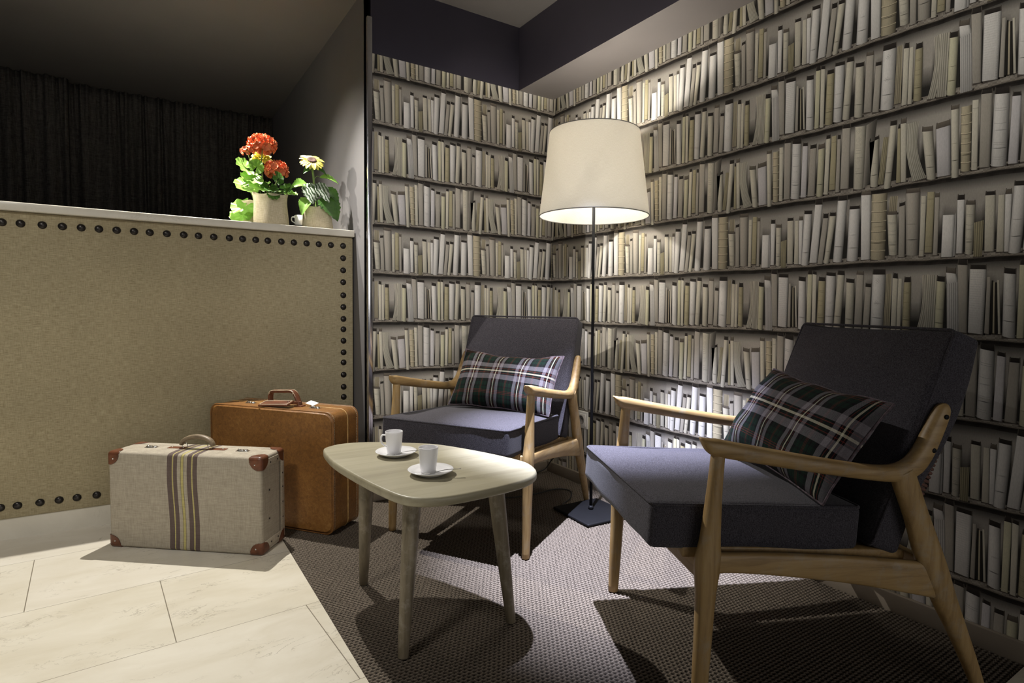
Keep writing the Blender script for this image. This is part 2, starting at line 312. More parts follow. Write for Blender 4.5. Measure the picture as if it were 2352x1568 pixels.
# each printed book: bottom-left, bottom-right, top-left, top-right corner (m along wall, m above its shelf line), drawing kind, tone
A=[(-.0023,.0079,.0251,.0071,-.0033,.1187,.025,.1164,'f','w'),
(.0251,.0071,.0309,.0107,.025,.1164,.0269,.1261,'side','w'),
(.0314,.0151,.0455,.0143,.0278,.1537,.0447,.1523,'f','w'),
(.051,.0125,.0671,.0116,.0469,.1388,.0684,.1364,'l','c'),
(.0693,.0041,.0874,.0032,.0671,.0905,.0867,.0951,'p','o'),
(.0915,.0155,.1117,.0143,.0864,.1562,.1089,.1549,'f','c'),
(.1157,.0129,.1315,.012,.1135,.1529,.1271,.1527,'f','c'),
(.1315,.012,.1411,.0114,.1271,.1527,.1412,.1519,'f','w'),
(.14,.0086,.1637,.0081,.1433,.1711,.1706,.1684,'r','w'),
(.1669,.0144,.1923,.0135,.178,.1958,.2027,.1931,'f','w'),
(.193,.0087,.21,.0085,.2054,.1501,.2229,.1488,'f','g'),
(.2132,.0108,.2293,.0107,.2251,.1545,.2463,.1526,'r','c'),
(.2415,.0132,.2692,.012,.2484,.198,.2781,.1955,'r','w'),
(.2828,.0139,.315,.0134,.284,.1668,.3159,.1651,'r','w'),
(.3238,.0134,.3498,.0132,.3162,.2035,.3447,.2008,'f','w'),
(.3506,.0132,.3895,.0117,.3464,.2018,.3881,.2002,'rib','t'),
(.3943,.1392,.4151,.1365,.3956,.1878,.4159,.1864,'p','t'),
(.3995,.0231,.4225,.0227,.3898,.1373,.4168,.1351,'l','c'),
(.424,.0146,.4409,.0147,.42,.1557,.436,.1583,'f','g'),
(.4436,.0187,.4736,.0183,.4352,.1902,.4717,.188,'r','g'),
(.4754,.0133,.4878,.0124,.4739,.1769,.4867,.1754,'l2','c'),
(.4884,.0227,.5073,.0213,.4883,.1853,.5061,.1836,'l2','o'),
(.5087,.0141,.5195,.0133,.5068,.1682,.5181,.1676,'f','g')]
B_=[(-.0536,.0116,-.0367,.0094,-.0443,.1725,-.0309,.1747,'fan','c'),
(-.0321,.0105,-.0103,.0073,-.0302,.1745,-.0099,.1715,'p','c'),
(-.0093,.0093,.0112,.0061,-.0093,.156,.0113,.153,'r','y'),
(.0214,.0053,.0468,.0054,.0142,.1491,.0409,.1518,'p','w'),
(.0143,.1475,.0409,.1518,.011,.1774,.034,.1734,'f','w'),
(.0468,.022,.065,.0191,.0357,.197,.0594,.194,'f','g'),
(.0665,.0208,.0988,.0168,.0631,.1839,.0989,.1814,'tex','w'),
(.1008,.0202,.1113,.0182,.1006,.1619,.1084,.1624,'f','g'),
(.1127,.0207,.1168,.0203,.1103,.153,.1137,.1534,'f','d'),
(.118,.0206,.1221,.0202,.1139,.149,.117,.1495,'f','t'),
(.1236,.0198,.1277,.0193,.117,.148,.1214,.1482,'f','d'),
(.1292,.0195,.1344,.0197,.1211,.1541,.126,.154,'f','c'),
(.1376,.0154,.1634,.011,.1333,.1705,.1584,.1668,'r','w'),
(.1655,.011,.1797,.0112,.1633,.1893,.1795,.1882,'f','y'),
(.1827,.0104,.1953,.0087,.1795,.1896,.1935,.1863,'f','c'),
(.1985,.0149,.2228,.0129,.1991,.1677,.2227,.1655,'l','o'),
(.2246,.0171,.2498,.0128,.2225,.1835,.2535,.1799,'r','w'),
(.2512,.0179,.2723,.0137,.2568,.1841,.2802,.1815,'r','c'),
(.2861,.0155,.3102,.0104,.2838,.1602,.3095,.1568,'r','c'),
(.3128,.0209,.3354,.0181,.313,.182,.3351,.1795,'f','g'),
(.3368,.0156,.355,.0122,.3399,.1452,.3573,.1432,'f','g'),
(.3941,.0219,.4111,.0214,.3958,.1795,.4091,.1809,'p','t'),
(.3585,.0157,.3932,.0112,.3581,.1804,.3942,.1788,'embx','w'),
(.4134,.0124,.4277,.0123,.4126,.1683,.4272,.1655,'f','c'),
(.4282,.0122,.4392,.0108,.4272,.1655,.4379,.1653,'f','c'),
(.4423,.0174,.4626,.0152,.4417,.1553,.4606,.1546,'l','o')]
C=[(-.0451,.009,-.0236,.0069,-.0623,.1393,-.0358,.1358,'r','c'),
(-.0212,.0103,.0102,.0105,-.0298,.1377,.004,.1405,'f','v'),
(.0116,.0035,.0277,.0025,.0024,.1795,.0216,.1784,'r','c'),
(.0316,.0158,.0525,.0136,.0249,.1808,.0483,.1802,'rib','t'),
(.0541,.014,.0674,.0129,.0486,.1908,.0634,.1889,'l2','c'),
(.0705,.017,.0932,.0151,.0662,.2003,.0911,.1976,'f','g'),
(.0948,.0163,.1259,.0122,.0939,.1925,.1255,.1867,'l','w'),
(.1286,.0147,.1481,.0126,.1296,.177,.148,.1742,'f','v'),
(.1517,.015,.1759,.0127,.1546,.1626,.1764,.1621,'f','g'),
(.1807,.0105,.2013,.0087,.1805,.1555,.2029,.1561,'r','y'),
(.2038,.0126,.2177,.0104,.2047,.1811,.219,.1811,'f','c'),
(.2201,.0227,.2399,.0223,.2216,.1855,.2376,.1859,'l2','o'),
(.2397,.0134,.2523,.0119,.2398,.1729,.2501,.1718,'f','g'),
(.2539,.0214,.2799,.0184,.253,.2014,.2789,.1977,'f','g'),
(.3213,.011,.3386,.0247,.3223,.1934,.352,.2067,'shade','g'),
(.293,.0149,.3226,.0108,.2895,.1977,.3223,.1934,'emb','c'),
(.3617,.0154,.3754,.0143,.3707,.1472,.3846,.1465,'p','o'),
(.3409,.0136,.3619,.0114,.333,.1416,.3601,.1471,'r','c'),
(.3771,.0022,.3954,.0018,.3864,.1757,.4055,.1747,'r','c'),
(.4092,.0123,.4211,.0116,.4072,.1627,.4143,.1622,'f','o'),
(.4211,.0116,.435,.0117,.4138,.1738,.4289,.1737,'f','c'),
(.4512,.0088,.4834,.013,.429,.1699,.4596,.1707,'fan','p')]
TONE=dict(w=(.84,.81,.775),c=(.71,.665,.555),g=(.50,.46,.40),t=(.58,.51,.365),o=(.50,.445,.29),y=(.69,.655,.475),v=(.69,.66,.665),p=(.76,.72,.60),d=(.030,.026,.022))
def build_tile():
    Q=[];K=[];O=[]
    rnd=random.Random(3)
    def quad(pts,cols,off): Q.append(pts); K.append(cols if isinstance(cols[0],(tuple,list)) else [cols]*4); O.append(off)
    def sc(c,k): return tuple(min(1.0,x*k) for x in c)
    for ri,rows in ((0,C),(1,A),(2,B_)):
        base=-ri*RH
        # skyline of book tops
        nu,nv=66,28; us=np.linspace(0,TW,nu+1)
        sky=np.full(nu+1,0.02)
        for bk in rows:
            for sh in (-TW,0,TW):
                x0,x1=bk[4]+sh,bk[6]+sh; msk=(us>=x0)&(us<=x1); sky[msk]=np.maximum(sky[msk],max(bk[5],bk[7]))
        pad=np.concatenate([sky[-6:-1],sky,sky[1:6]]); blur=np.array([pad[i:i+11].mean() for i in range(nu+1)])
        ph=rnd.random()*6
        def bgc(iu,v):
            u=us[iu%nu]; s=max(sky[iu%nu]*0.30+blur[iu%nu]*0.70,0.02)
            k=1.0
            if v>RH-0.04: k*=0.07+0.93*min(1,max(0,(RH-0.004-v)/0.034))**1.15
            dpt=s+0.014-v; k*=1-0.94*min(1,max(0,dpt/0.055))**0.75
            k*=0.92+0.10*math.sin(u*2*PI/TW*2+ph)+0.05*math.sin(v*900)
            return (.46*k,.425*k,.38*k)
        vs=[0.018+(RH-0.020)*i/nv for i in range(nv+1)]
        for i in range(nu):
            for j in range(nv):
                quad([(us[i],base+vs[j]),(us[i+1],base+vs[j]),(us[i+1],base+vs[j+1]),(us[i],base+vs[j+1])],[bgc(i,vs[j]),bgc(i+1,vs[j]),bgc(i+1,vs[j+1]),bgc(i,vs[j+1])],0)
        # shelf board: wavy front edge, worn top, dark underside
        def wv(u): return 0.0018*math.sin(u*2*PI/TW+ph)+0.0007*math.sin(u*2*PI/TW*5+1)
        ns=60
        prof=[(-0.010,(.045,.038,.032)),(-0.0026,(.018,.014,.012)),(0.0014,(.030,.025,.020)),(0.0032,(.26,.225,.185)),(0.0062,(.36,.32,.27)),(0.011,(.40,.36,.31)),(0.020,(.27,.24,.205))]
        for i in range(ns):
            ua,ub=TW*i/ns,TW*(i+1)/ns; na=0.78+0.4*rnd.random(); 
            for (va,ca),(vb,cb) in zip(prof[:-1],prof[1:]):
                k1=0.8+0.25*math.sin(ua*140+va*900); k2=0.8+0.25*math.sin(ub*140+vb*900)
                quad([(ua,base+va+wv(ua)),(ub,base+va+wv(ub)),(ub,base+vb+wv(ub)),(ua,base+vb+wv(ua))],[sc(ca,k1),sc(ca,k2),sc(cb,k2),sc(cb,k1)],1)
        for bi,bk in enumerate(rows):
            blx,bly,brx,bry,tlx,tly,trx,try_,kind,tone=bk; c0=TONE[tone]; c0=sc(c0,0.94+0.12*rnd.random()); off=2+0.25*(bi%3)
            def P(s,t,arc=0.0):
                lx,ly=blx+(tlx-blx)*t,bly+(tly-bly)*t; rx,ry=brx+(trx-brx)*t,bry+(try_-bry)*t
                x=lx+(rx-lx)*s; y=ly+(ry-ly)*s
                if kind=='fan': x+= -0.012*math.sin(PI*t)*(0.6+0.4*s) if blx>0.2 else 0.008*math.sin(PI*t)
                return (x,base+y+arc*math.sin(PI*s))
            h=max(tly,try_)-min(bly,bry); w=max(brx-blx,trx-tlx)
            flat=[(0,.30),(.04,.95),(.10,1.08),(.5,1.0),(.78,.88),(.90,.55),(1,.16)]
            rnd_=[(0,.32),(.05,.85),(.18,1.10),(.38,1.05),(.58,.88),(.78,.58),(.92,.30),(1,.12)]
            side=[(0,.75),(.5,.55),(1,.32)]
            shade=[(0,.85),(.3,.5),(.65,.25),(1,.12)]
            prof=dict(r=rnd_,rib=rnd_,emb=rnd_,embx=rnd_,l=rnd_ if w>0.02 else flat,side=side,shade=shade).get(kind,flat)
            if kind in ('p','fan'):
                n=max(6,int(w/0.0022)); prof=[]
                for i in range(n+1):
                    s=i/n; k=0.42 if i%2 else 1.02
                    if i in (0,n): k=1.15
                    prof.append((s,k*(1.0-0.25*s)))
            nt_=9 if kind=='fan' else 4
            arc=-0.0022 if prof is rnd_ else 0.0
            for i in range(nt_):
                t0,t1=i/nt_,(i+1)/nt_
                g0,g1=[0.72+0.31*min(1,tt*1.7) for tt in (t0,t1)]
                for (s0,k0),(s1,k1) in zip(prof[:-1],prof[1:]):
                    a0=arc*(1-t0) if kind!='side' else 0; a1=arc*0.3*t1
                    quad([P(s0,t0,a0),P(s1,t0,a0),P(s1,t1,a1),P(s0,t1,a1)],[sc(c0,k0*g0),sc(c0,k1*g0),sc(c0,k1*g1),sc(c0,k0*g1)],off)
            # cap: hollow seen above the spine, with board tips
            if kind in ('f','r','l','tex','embx') and tone!='d' and w>0.011 and rnd.random()<0.92:
                ch=0.009+0.006*rnd.random(); dx=0.0035*(1 if (bi%2) else 0.4)
                x0,y0=tlx,tly; x1,y1=trx,try_
                top=(.16,.135,.11) if rnd.random()<0.35 else (.035,.029,.025)
                quad([(x0,base+y0),(x1,base+y1),(x1-dx*0.4,base+y1+ch),(x0+dx,base+y0+ch)],[sc(top,.8),sc(top,.6),sc(top,1.1),sc(top,1.2)],off-0.1)
                tw=min(0.002,w*0.1)
                for xx,yy,sg in ((x0,y0,1),(x1-tw,y1,-1)):
                    quad([(xx,base+yy),(xx+tw,base+yy),(xx+tw+dx*.4*sg,base+yy+ch+0.002),(xx+dx*.4*sg,base+yy+ch+0.002)],sc((.10,.085,.07),1),off)
            # fine lines, ribs, embossing
            def line(t,th,k,s0=0.06,s1=0.94,arc=0.0):
                m=6
                for i in range(m):
                    sa,sb=s0+(s1-s0)*i/m,s0+(s1-s0)*(i+1)/m
                    p0,p1=P(sa,t,arc),P(sb,t,arc); quad([p0,p1,(p1[0],p1[1]+th),(p0[0],p0[1]+th)],sc(c0,k*(1.05-0.5*sa)),off+0.12)
            if kind=='l':
                for t in (.10,.13,.30,.33,.60,.78,.81): line(t,0.0008,0.55,arc=arc)
            if kind=='l2':
                for t in (.10,.88): line(t,0.0008,0.45)
            if kind=='rib':
                for i in range(6):
                    t=0.13+0.15*i; line(t,0.0022,1.25,0,1,-0.002); line(t-0.012,0.0016,0.42,0,1,-0.002)
            if kind=='tex':
                for i in range(26):
                    for j in range(11):
                        s=(j+0.5+0.3*(i%2))/12; t=(i+0.7)/27; p0=P(s,t); d=0.0010
                        quad([(p0[0]-d*1.2,p0[1]-d*.5),(p0[0]+d*.8,p0[1]-d*.5),(p0[0]+d*.8,p0[1]+d*.3),(p0[0]-d*1.2,p0[1]+d*.3)],sc(c0,.72),off+0.12)
            def diamond(s,t,r_,k):
                cx,cy=P(s,t); th=0.0011
                pts=[(cx,cy+r_),(cx+r_*.8,cy),(cx,cy-r_),(cx-r_*.8,cy)]
                for i in range(4):
                    (xa,ya),(xb,yb)=pts[i],pts[(i+1)%4]; quad([(xa,ya),(xb,yb),(xb,yb+th),(xa,ya+th)],sc(c0,k if i<2 else k*1.25),off+0.12)
            if kind=='emb':
                for t in (.12,.45,.78,.93): diamond(.36,t,.009,.66); diamond(.36,t,.0045,.66)
                for t in (.24,.28,.32,.57,.61,.65): line(t,.0012,.72,.14,.58)
                for t in (.24,.70): diamond(.24,t,.004,.66); diamond(.48,t,.004,.66)
            if kind=='embx':
                for t in (.12,.50,.88):
                    for ds,dt in ((0,.02),(0,-.02),(.10,0),(-.10,0)): diamond(.40+ds,t+dt,.0042,.70)
            # contact shadow thrown on the shelf by the printed book
            if kind not in ('side','shade'):
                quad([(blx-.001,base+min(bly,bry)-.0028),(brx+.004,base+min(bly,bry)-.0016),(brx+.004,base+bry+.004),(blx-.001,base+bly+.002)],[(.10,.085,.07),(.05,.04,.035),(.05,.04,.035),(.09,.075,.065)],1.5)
    # dark vacant bay beside the last book of row B and the grey volume standing behind row A
    quad([(.262,-RH+.150),(.262+.022,-RH+.150),(.262+.022,-RH+.196),(.262,-RH+.196)],[(.30,.27,.24),(.34,.31,.28),(.36,.33,.30),(.30,.27,.24)],1.2)
    return np.array(Q,float),np.array(K,float),np.array(O,float)
TQ,TK,TO=build_tile()
def wallpaper(width,ztop,zbot,uphase,zphase):
    """quads (u,z,offset) of the print clipped to the wall; uphase: u of a tile origin, zphase: z of the top row's shelf line"""
    outV=[];outC=[];polys=[]
    def clip(poly,cols):
        for ax,lim,sg in ((0,0.0,1),(0,width,-1),(1,zbot,1),(1,ztop,-1)):
            np_,nc=[],[]
            for i in range(len(poly)):
                a,b=poly[i],poly[(i+1)%len(poly)]; ca,cb=cols[i],cols[(i+1)%len(poly)]
                da,db=(a[ax]-lim)*sg,(b[ax]-lim)*sg
                if da>=0: np_.append(a); nc.append(ca)
                if da*db<0:
                    t=da/(da-db); np_.append(a+(b-a)*t); nc.append(ca+(cb-ca)*t)
            poly,cols=np_,nc
            if len(poly)<3: return [],[]
        return poly,cols
    i0=math.floor((0-uphase)/TW)-1; i1=math.ceil((width-uphase)/TW)+1
    j0=-1; j1=math.ceil((zphase+RH-zbot)/(3*RH))+1
    for i in range(i0,i1+1):
        for j in range(j0,j1+1):
            q=TQ.copy(); q[:,:,0]+=uphase+i*TW; q[:,:,1]+=zphase-j*3*RH
            mn=q.min(1); mx=q.max(1)
            inside=(mn[:,0]>=0)&(mx[:,0]<=width)&(mn[:,1]>=zbot)&(mx[:,1]<=ztop)
            outside=(mx[:,0]<=0)|(mn[:,0]>=width)|(mx[:,1]<=zbot)|(mn[:,1]>=ztop)
            if inside.any(): outV.append(np.concatenate([q[inside],np.repeat(TO[inside][:,None,None],4,1)],2)); outC.append(TK[inside])
            for k in np.nonzero(~inside&~outside)[0]:
                p,c=clip(list(q[k]),list(TK[k]))
                if p: polys.append((np.array(p),np.array(c),TO[k]))
    return np.concatenate(outV),np.concatenate(outC),polys
def paper_wall(name,width,ztop,zbot,uphase,zphase,to_world,back,mats,backmats):
    V4,C4,polys=wallpaper(width,ztop,zbot,uphase,zphase)
    V=V4.reshape(-1,3); Cc=C4.reshape(-1,3); n4=len(V4)
    ex=[p for p,_,_ in polys]; V=np.concatenate([V]+[np.concatenate([p,np.full((len(p),1),o)],1) for p,_,o in polys]); Cc=np.concatenate([Cc]+[c for _,c,_ in polys])
    loops=list(np.full(n4,4))+[len(p) for p in ex]
    nb=len(V)
    wv=to_world(V[:,0],V[:,1],V[:,2]*0.00008+0.0002)
    bv,bf=back; wv=np.concatenate([wv,np.array(bv,float)]); Cc=np.concatenate([Cc,np.full((len(bv),3),0.05)])
    me=bpy.data.meshes.new(name); tot=np.array(loops+[len(f) for f in bf]); idx=np.concatenate([np.arange(nb)]+[np.array(f)+nb for f in bf])
    me.vertices.add(len(wv)); me.vertices.foreach_set('co',wv.astype(np.float32).ravel())
    me.loops.add(len(idx)); me.loops.foreach_set('vertex_index',idx.astype(np.int32))
    me.polygons.add(len(tot)); st=np.concatenate([[0],np.cumsum(tot)[:-1]]); me.polygons.foreach_set('loop_start',st.astype(np.int32)); 
    try: me.polygons.foreach_set('loop_total',tot.astype(np.int32))
    except Exception: pass
    mi=np.zeros(len(tot),np.int32); mi[len(loops):]=backmats; me.polygons.foreach_set('material_index',mi)
    for m_ in mats: me.materials.append(m_)
    me.update(calc_edges=True)
    ca=me.attributes.new('print','FLOAT_COLOR','POINT'); ca.data.foreach_set('color',np.concatenate([Cc,np.ones((len(Cc),1))],1).astype(np.float32).ravel())
    me.validate()
    o=bpy.data.objects.new(name,me); COL.objects.link(o); return struct(o)
BOXF=None
Y0=-0.45
paper_wall('wall_right',YB-Y0,ZP,0.0,(YB-1.2102),1.8355,lambda u,z,o: np.stack([XR-o,YB-u,z],1),box(XR,XR+0.1,Y0,YB,0,ZC),[M['paper_print'],M['navy_paint']],[1]*6)
paper_wall('wall_back',XR-0.842,ZP,0.0,0.988-0.842,1.8355,lambda u,z,o: np.stack([0.842+u,YB-o,z],1),box(0.842,XR+0.1,YB,YB+0.1,0,ZC),[M['paper_print'],M['navy_paint']],[1]*6)
struct(B().add(rbox(0.013,YB-Y0,0.062,0.003,2,1,center=(XR-0.0065,(YB+Y0)/2,0.019))).ob('baseboard_right',M['skirt']))
struct(B().add(rbox(XR-0.842-0.014,0.013,0.062,0.003,2,1,center=((XR+0.842)/2-0.007,YB-0.0065,0.019))).ob('baseboard_back',M['skirt']))
# ---------------------------------------------------------------- carpet: rows of slanted woven knots
YC_=2.67
def carpet():
    x0,x1,y0,y1=XE+0.001,XR-0.014,0.456,YC_-0.001; st=0.0023
    nx,ny=int((x1-x0)/st),int((y1-y0)/st); xs=np.linspace(x0,x1,nx); ys=np.linspace(y0,y1,ny); X,Y=np.meshgrid(xs,ys)
    px,py=0.0135,0.0105
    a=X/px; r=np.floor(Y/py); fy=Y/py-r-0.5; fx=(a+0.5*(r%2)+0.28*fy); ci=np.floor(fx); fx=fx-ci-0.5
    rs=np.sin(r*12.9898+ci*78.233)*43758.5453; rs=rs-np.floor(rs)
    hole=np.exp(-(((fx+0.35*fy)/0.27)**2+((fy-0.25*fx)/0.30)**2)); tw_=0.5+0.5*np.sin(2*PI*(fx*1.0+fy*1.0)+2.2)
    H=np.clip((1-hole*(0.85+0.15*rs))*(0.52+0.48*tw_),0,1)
    Z=-0.0075+0.0068*H
    co=np.stack([X,Y,Z],-1).reshape(-1,3).astype(np.float32); me=bpy.data.meshes.new('carpet')
    i=np.arange(ny-1)[:,None]*nx+np.arange(nx-1)[None,:]; q=np.stack([i,i+1,i+nx+1,i+nx],-1).reshape(-1,4)
    cen=co[q[:,0]]; q=q[(cen[:,1]<YB-0.016)|(cen[:,0]<0.818)]
    me.vertices.add(len(co)); me.vertices.foreach_set('co',co.ravel()); me.loops.add(q.size); me.loops.foreach_set('vertex_index',q.ravel().astype(np.int32))
    me.polygons.add(len(q)); me.polygons.foreach_set('loop_start',(np.arange(len(q))*4).astype(np.int32))
    me.polygons.foreach_set('use_smooth',np.ones(len(q),bool)); me.update(calc_edges=True)
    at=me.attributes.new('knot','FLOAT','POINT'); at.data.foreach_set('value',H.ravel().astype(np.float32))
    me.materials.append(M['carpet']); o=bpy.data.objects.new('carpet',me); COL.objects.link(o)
    tag(o,'brown knotted sisal carpet inlaid in the marble floor under the armchairs','carpet')
carpet()
# ---------------------------------------------------------------- counter, worktop, curtains
YC=2.665
def counter():
    t=thing('reception_counter','beige linen upholstered counter front edged with big dark nail studs','counter',(-0.3,YC,0))
    ox,oy=0.3,-YC
    mesh_ob('front_panel',*rbox(0.836+1.6,0.08,1.091,0.006,2,2,center=((0.836-1.6)/2+ox,0.04,0.6215)),M['linen'],t)
    mesh_ob('plinth',*box(-1.6+ox,0.834+ox,0.006,0.08,0.0,0.077),M['marble'],t,False)
    mesh_ob('carcass',*box(-1.6+ox,0.834+ox,0.08,0.50,0.0,1.165),M['grey_paint'],t,False)
    dome=[(0.0139,0)]+[(0.0138*math.cos(a),0.0085*math.sin(a)) for a in [PI/2*i/6 for i in range(1,6)]]+[(0.0004,0.0085)]
    st=lathe(dome,16); st=xf(st,T(rx=PI/2)); me=None; rr=random.Random(5)
    pts=[(x,1.126) for x in (-.398,-.348,-.288,-.231,-.176,-.123,-.068,-.013,.038,.095,.153,.205,.26,.318,.368,.419,.467,.522,.574,.628,.681,.735,.790)]
    pts+=[(-.398-0.056*i,1.126) for i in range(1,9)]
    pts+=[(.790,z) for z in (1.07,1.014,.96,.90,.846,.791,.743,.69,.636,.589,.532,.475,.428,.375,.322,.271,.22,.17)]
    pts+=[(.790-0.0565*i,.121) for i in range(0,16)]+[(x,.121) for x in (-.153,-.213,-.266,-.321,-.384,-.431,-.489,-.547,-.604,-.66)]
    for x,z in pts:
        if me is None: o=mesh_ob('nail_stud',*st,M['stud'],t); me=o.data
        else: o=bpy.data.objects.new('nail_stud',me); COL.objects.link(o); o.parent=t
        o.location=(x+ox,0.0,z)
counter()
o=mesh_ob('countertop',*rbox(0.838+1.62,0.60,0.030,0.003,2,1,center=((0.838-1.62)/2,2.645+0.30,1.1825)),M['marble']); tag(o,'cream marble worktop slab lying along the linen counter','countertop')
def curtain(name,x0,x1,y,label,seed):
    rr=random.Random(seed); n=int((x1-x0)/0.006); zs=[0.01,0.3,0.7,1.1,1.5,1.85,2.05,2.15,2.213]
    ph=[]; p=0
    for i in range(n+1): ph.append(p); p+=0.006*2*PI/(0.075+0.045*math.sin(i*0.05+seed)+0.02*math.sin(i*0.021))
    V=[];F=[]
    for z in zs:
        k=1.0 if z<1.9 else 0.55
        for i in range(n+1):
            x=x0+(x1-x0)*i/n; hd=0.012*math.sin(x*2*PI/0.034) if z>2.0 else 0
            V.append((x+0.006*math.sin(ph[i]*0.5+z),y+k*(0.026*math.sin(ph[i]+0.25*math.sin(z*2+i*0.01))+0.010*math.sin(ph[i]*0.37+z*1.3))+hd,z))
    for j in range(len(zs)-1):
        for i in range(n): F.append((j*(n+1)+i,j*(n+1)+i+1,(j+1)*(n+1)+i+1,(j+1)*(n+1)+i))
    o=mesh_ob(name,V,F,M['curtain']); md=o.modifiers.new('t','SOLIDIFY'); md.thickness=0.003; tag(o,label,'curtain',None); return o
curtain('curtain',-0.355,0.836,4.57,'wide dark pleated curtain hanging behind the counter and flower pots',1)
curtain('curtain',-1.7,-0.335,4.50,'dark pleated curtain panel behind the counter at the left photo edge',4)
# ---------------------------------------------------------------- armchairs (local: x across, y towards the back, z up; origin between the front feet)
def armchair():
    t=thing('armchair','@','armchair')
    ground=lambda vf:([(v[0],v[1],max(0.0,v[2])) for v in vf[0]],vf[1])
    HX=0.278
    def prof(P): return smoothpath(P,4)
    for s in (-1,1):
        x=s*HX
        pr=prof([(.008,0,.0125,.0145),(.012,.10,.0145,.017),(.017,.25,.017,.020),(.019,.315,.0185,.026),(.021,.345,.0185,.027),(.024,.385,.017,.021),(.030,.48,.0145,.0155),(.036,.565,.013,.0135)])
        mesh_ob('leg',*ground(sweep([(x,a,b) for a,b,_,_ in pr],[(w,h) for _,_,w,h in pr],n=16,p=2.3)),M['oakz'],t)
        pr=prof([(.678,0,.011,.0135),(.652,.06,.013,.016),(.612,.145,.0155,.0205),(.572,.225,.017,.0265),(.545,.285,.0175,.031),(.520,.345,.0175,.030),(.490,.42,.0165,.0265),(.463,.485,.0165,.027),(.452,.512,.016,.026)])
        mesh_ob('leg',*ground(sweep([(x,a,b) for a,b,_,_ in pr],[(w,h) for _,_,w,h in pr],n=16,p=2.3)),M['oakz'],t)
        pr=prof([(.022,.331,.0125,.027),(.05,.333,.0115,.0205),(.15,.326,.0115,.0225),(.30,.309,.0115,.0275),(.42,.291,.0115,.0325),(.55,.268,.0125,.0385)])
        mesh_ob('side_rail',*sweep([(x,a,b) for a,b,_,_ in pr],[(w,h) for _,_,w,h in pr],n=16,p=4),M['oak'],t)
        pr=[(-.004,.5915,.006,.0015),(.004,.586,.0135,.0062),(.014,.579,.017,.0125),(.026,.573,.0185,.0175),(.045,.5685,.0195,.0178),(.12,.5545,.0205,.0172),(.23,.5345,.0205,.0165),(.34,.5165,.0195,.016),(.41,.508,.0185,.0168),(.452,.509,.0175,.020),(.485,.523,.017,.0225),(.508,.551,.0165,.0215),(.526,.585,.016,.0205),(.543,.620,.015,.0185),(.553,.641,.013,.0150),(.558,.651,.008,.008),(.559,.654,.002,.002)]
        pr=smoothpath(pr,3)
        ins=lambda y:-s*0.010*max(0,(y-.40)/.16)
        ar=mesh_ob('armrest',*sweep([(x+ins(a),a,b) for a,b,_,_ in pr],[(w,h) for _,_,w,h in pr],n=16,p=2.7),M['oak'],t)
        for (yy,zz) in ((.548,.627),(.520,.556)):
            mesh_ob('screw_cap',*xf(lathe([(.0052,0),(.0052,.002),(.0042,.0028),(.0001,.003)],14),T((x+ins(yy)+s*0.0150,yy,zz),ry=s*PI/2)),M['black_metal'],ar)
    mesh_ob('front_rail',*rbox(2*HX-.018,.022,.062,.005,2,1,center=(0,.021,.318)),M['oakx'],t)
    mesh_ob('rear_rail',*rbox(2*HX-.018,.024,.052,.005,2,1,center=(0,.541,.281)),M['oakx'],t)
    # sprung seat frame under the cushion
    g=B()
    for s in (-1,1): g.add(xf(rbox(.026,.52,.024,.004,2,1),T((s*.236,.238,.330),rx=-.062)))
    for yy in (.03,.16,.29,.42): g.add(xf(rbox(.46,.035,.008,.002,1,1),T((0,yy,.335-.062*(yy-.238)),rx=-.062)))
    g.add(xf(rbox(.455,.52,.005,.002,1,1),T((0,.245,.3245),rx=-.062)))  # added panel, blocks light leaking between the cushions onto the carpet
    g.ob('seat_frame',M['oakx'],t)
    # back frame strung with cord, leaning at 21 degrees
    TB=T((0,.474,.335),rx=-math.radians(20.5))
    g=B()
    for s in (-1,1): g.add(xf(rbox(.026,.022,.30,.004,2,1,center=(s*.217,.018,.148)),TB))
    for zz in (.035,.275): g.add(xf(rbox(.42,.020,.036,.004,2,1,center=(0,.018,zz)),TB))
    bf=g.ob('back_frame',M['oakx'],t)
    g=B()
    for i in range(19):
        zz=.070+.0098*i
        g.add(xf(sweep([(-.236,.018,zz),(-.235,.003,zz),(0,.001,zz),(.235,.003,zz),(.236,.018,zz),(.232,.034,zz)],[.0042]*6,side=(0,0,1),n=6),TB))
    g.ob('cord_strings',M['cordweb'],bf)
    # cushions
    TS=T((0,.145,.392),rx=-.055)
    sc=rbox(.505,.480,.098,.015,4,12,(0,0,.014))
    rr=random.Random(2); ph=[rr.random()*6 for _ in range(6)]
    def dent(v):
        x,y,z=v; k=.0022*(math.sin(x*17+ph[0])*math.sin(y*13+ph[1])+.6*math.sin(x*31+y*23+ph[2])); return (x+k*.6*math.sin(z*40),y+k*.5,z+k)
    so=mesh_ob('seat_cushion',[tuple(TS@Vector(dent(v))) for v in sc[0]],sc[1],M['wool'],t)
    def ring(w,d,z,r):
        P=[]
        for cx,cy,a0 in ((w/2-r,d/2-r,0),(-w/2+r,d/2-r,90),(-w/2+r,-d/2+r,180),(w/2-r,-d/2+r,270)):
            for k in range(6): a=math.radians(a0+18*k); P.append((cx+r*math.cos(a),cy+r*math.sin(a),z))
        return P+[P[0]]
    rg=ring(.502,.477,.0455,.016)
    mesh_ob('piping',*xf(sweep(rg,[.0036]*len(rg),side=(0,0,1),n=6,cap=False),TS),M['wool'],so)
    TK_=T((0,.4365,.318),rx=-math.radians(20.5))
    bc=rbox(.515,.072,.500,.014,4,12,(0,.010,0),center=(0,0,.26))
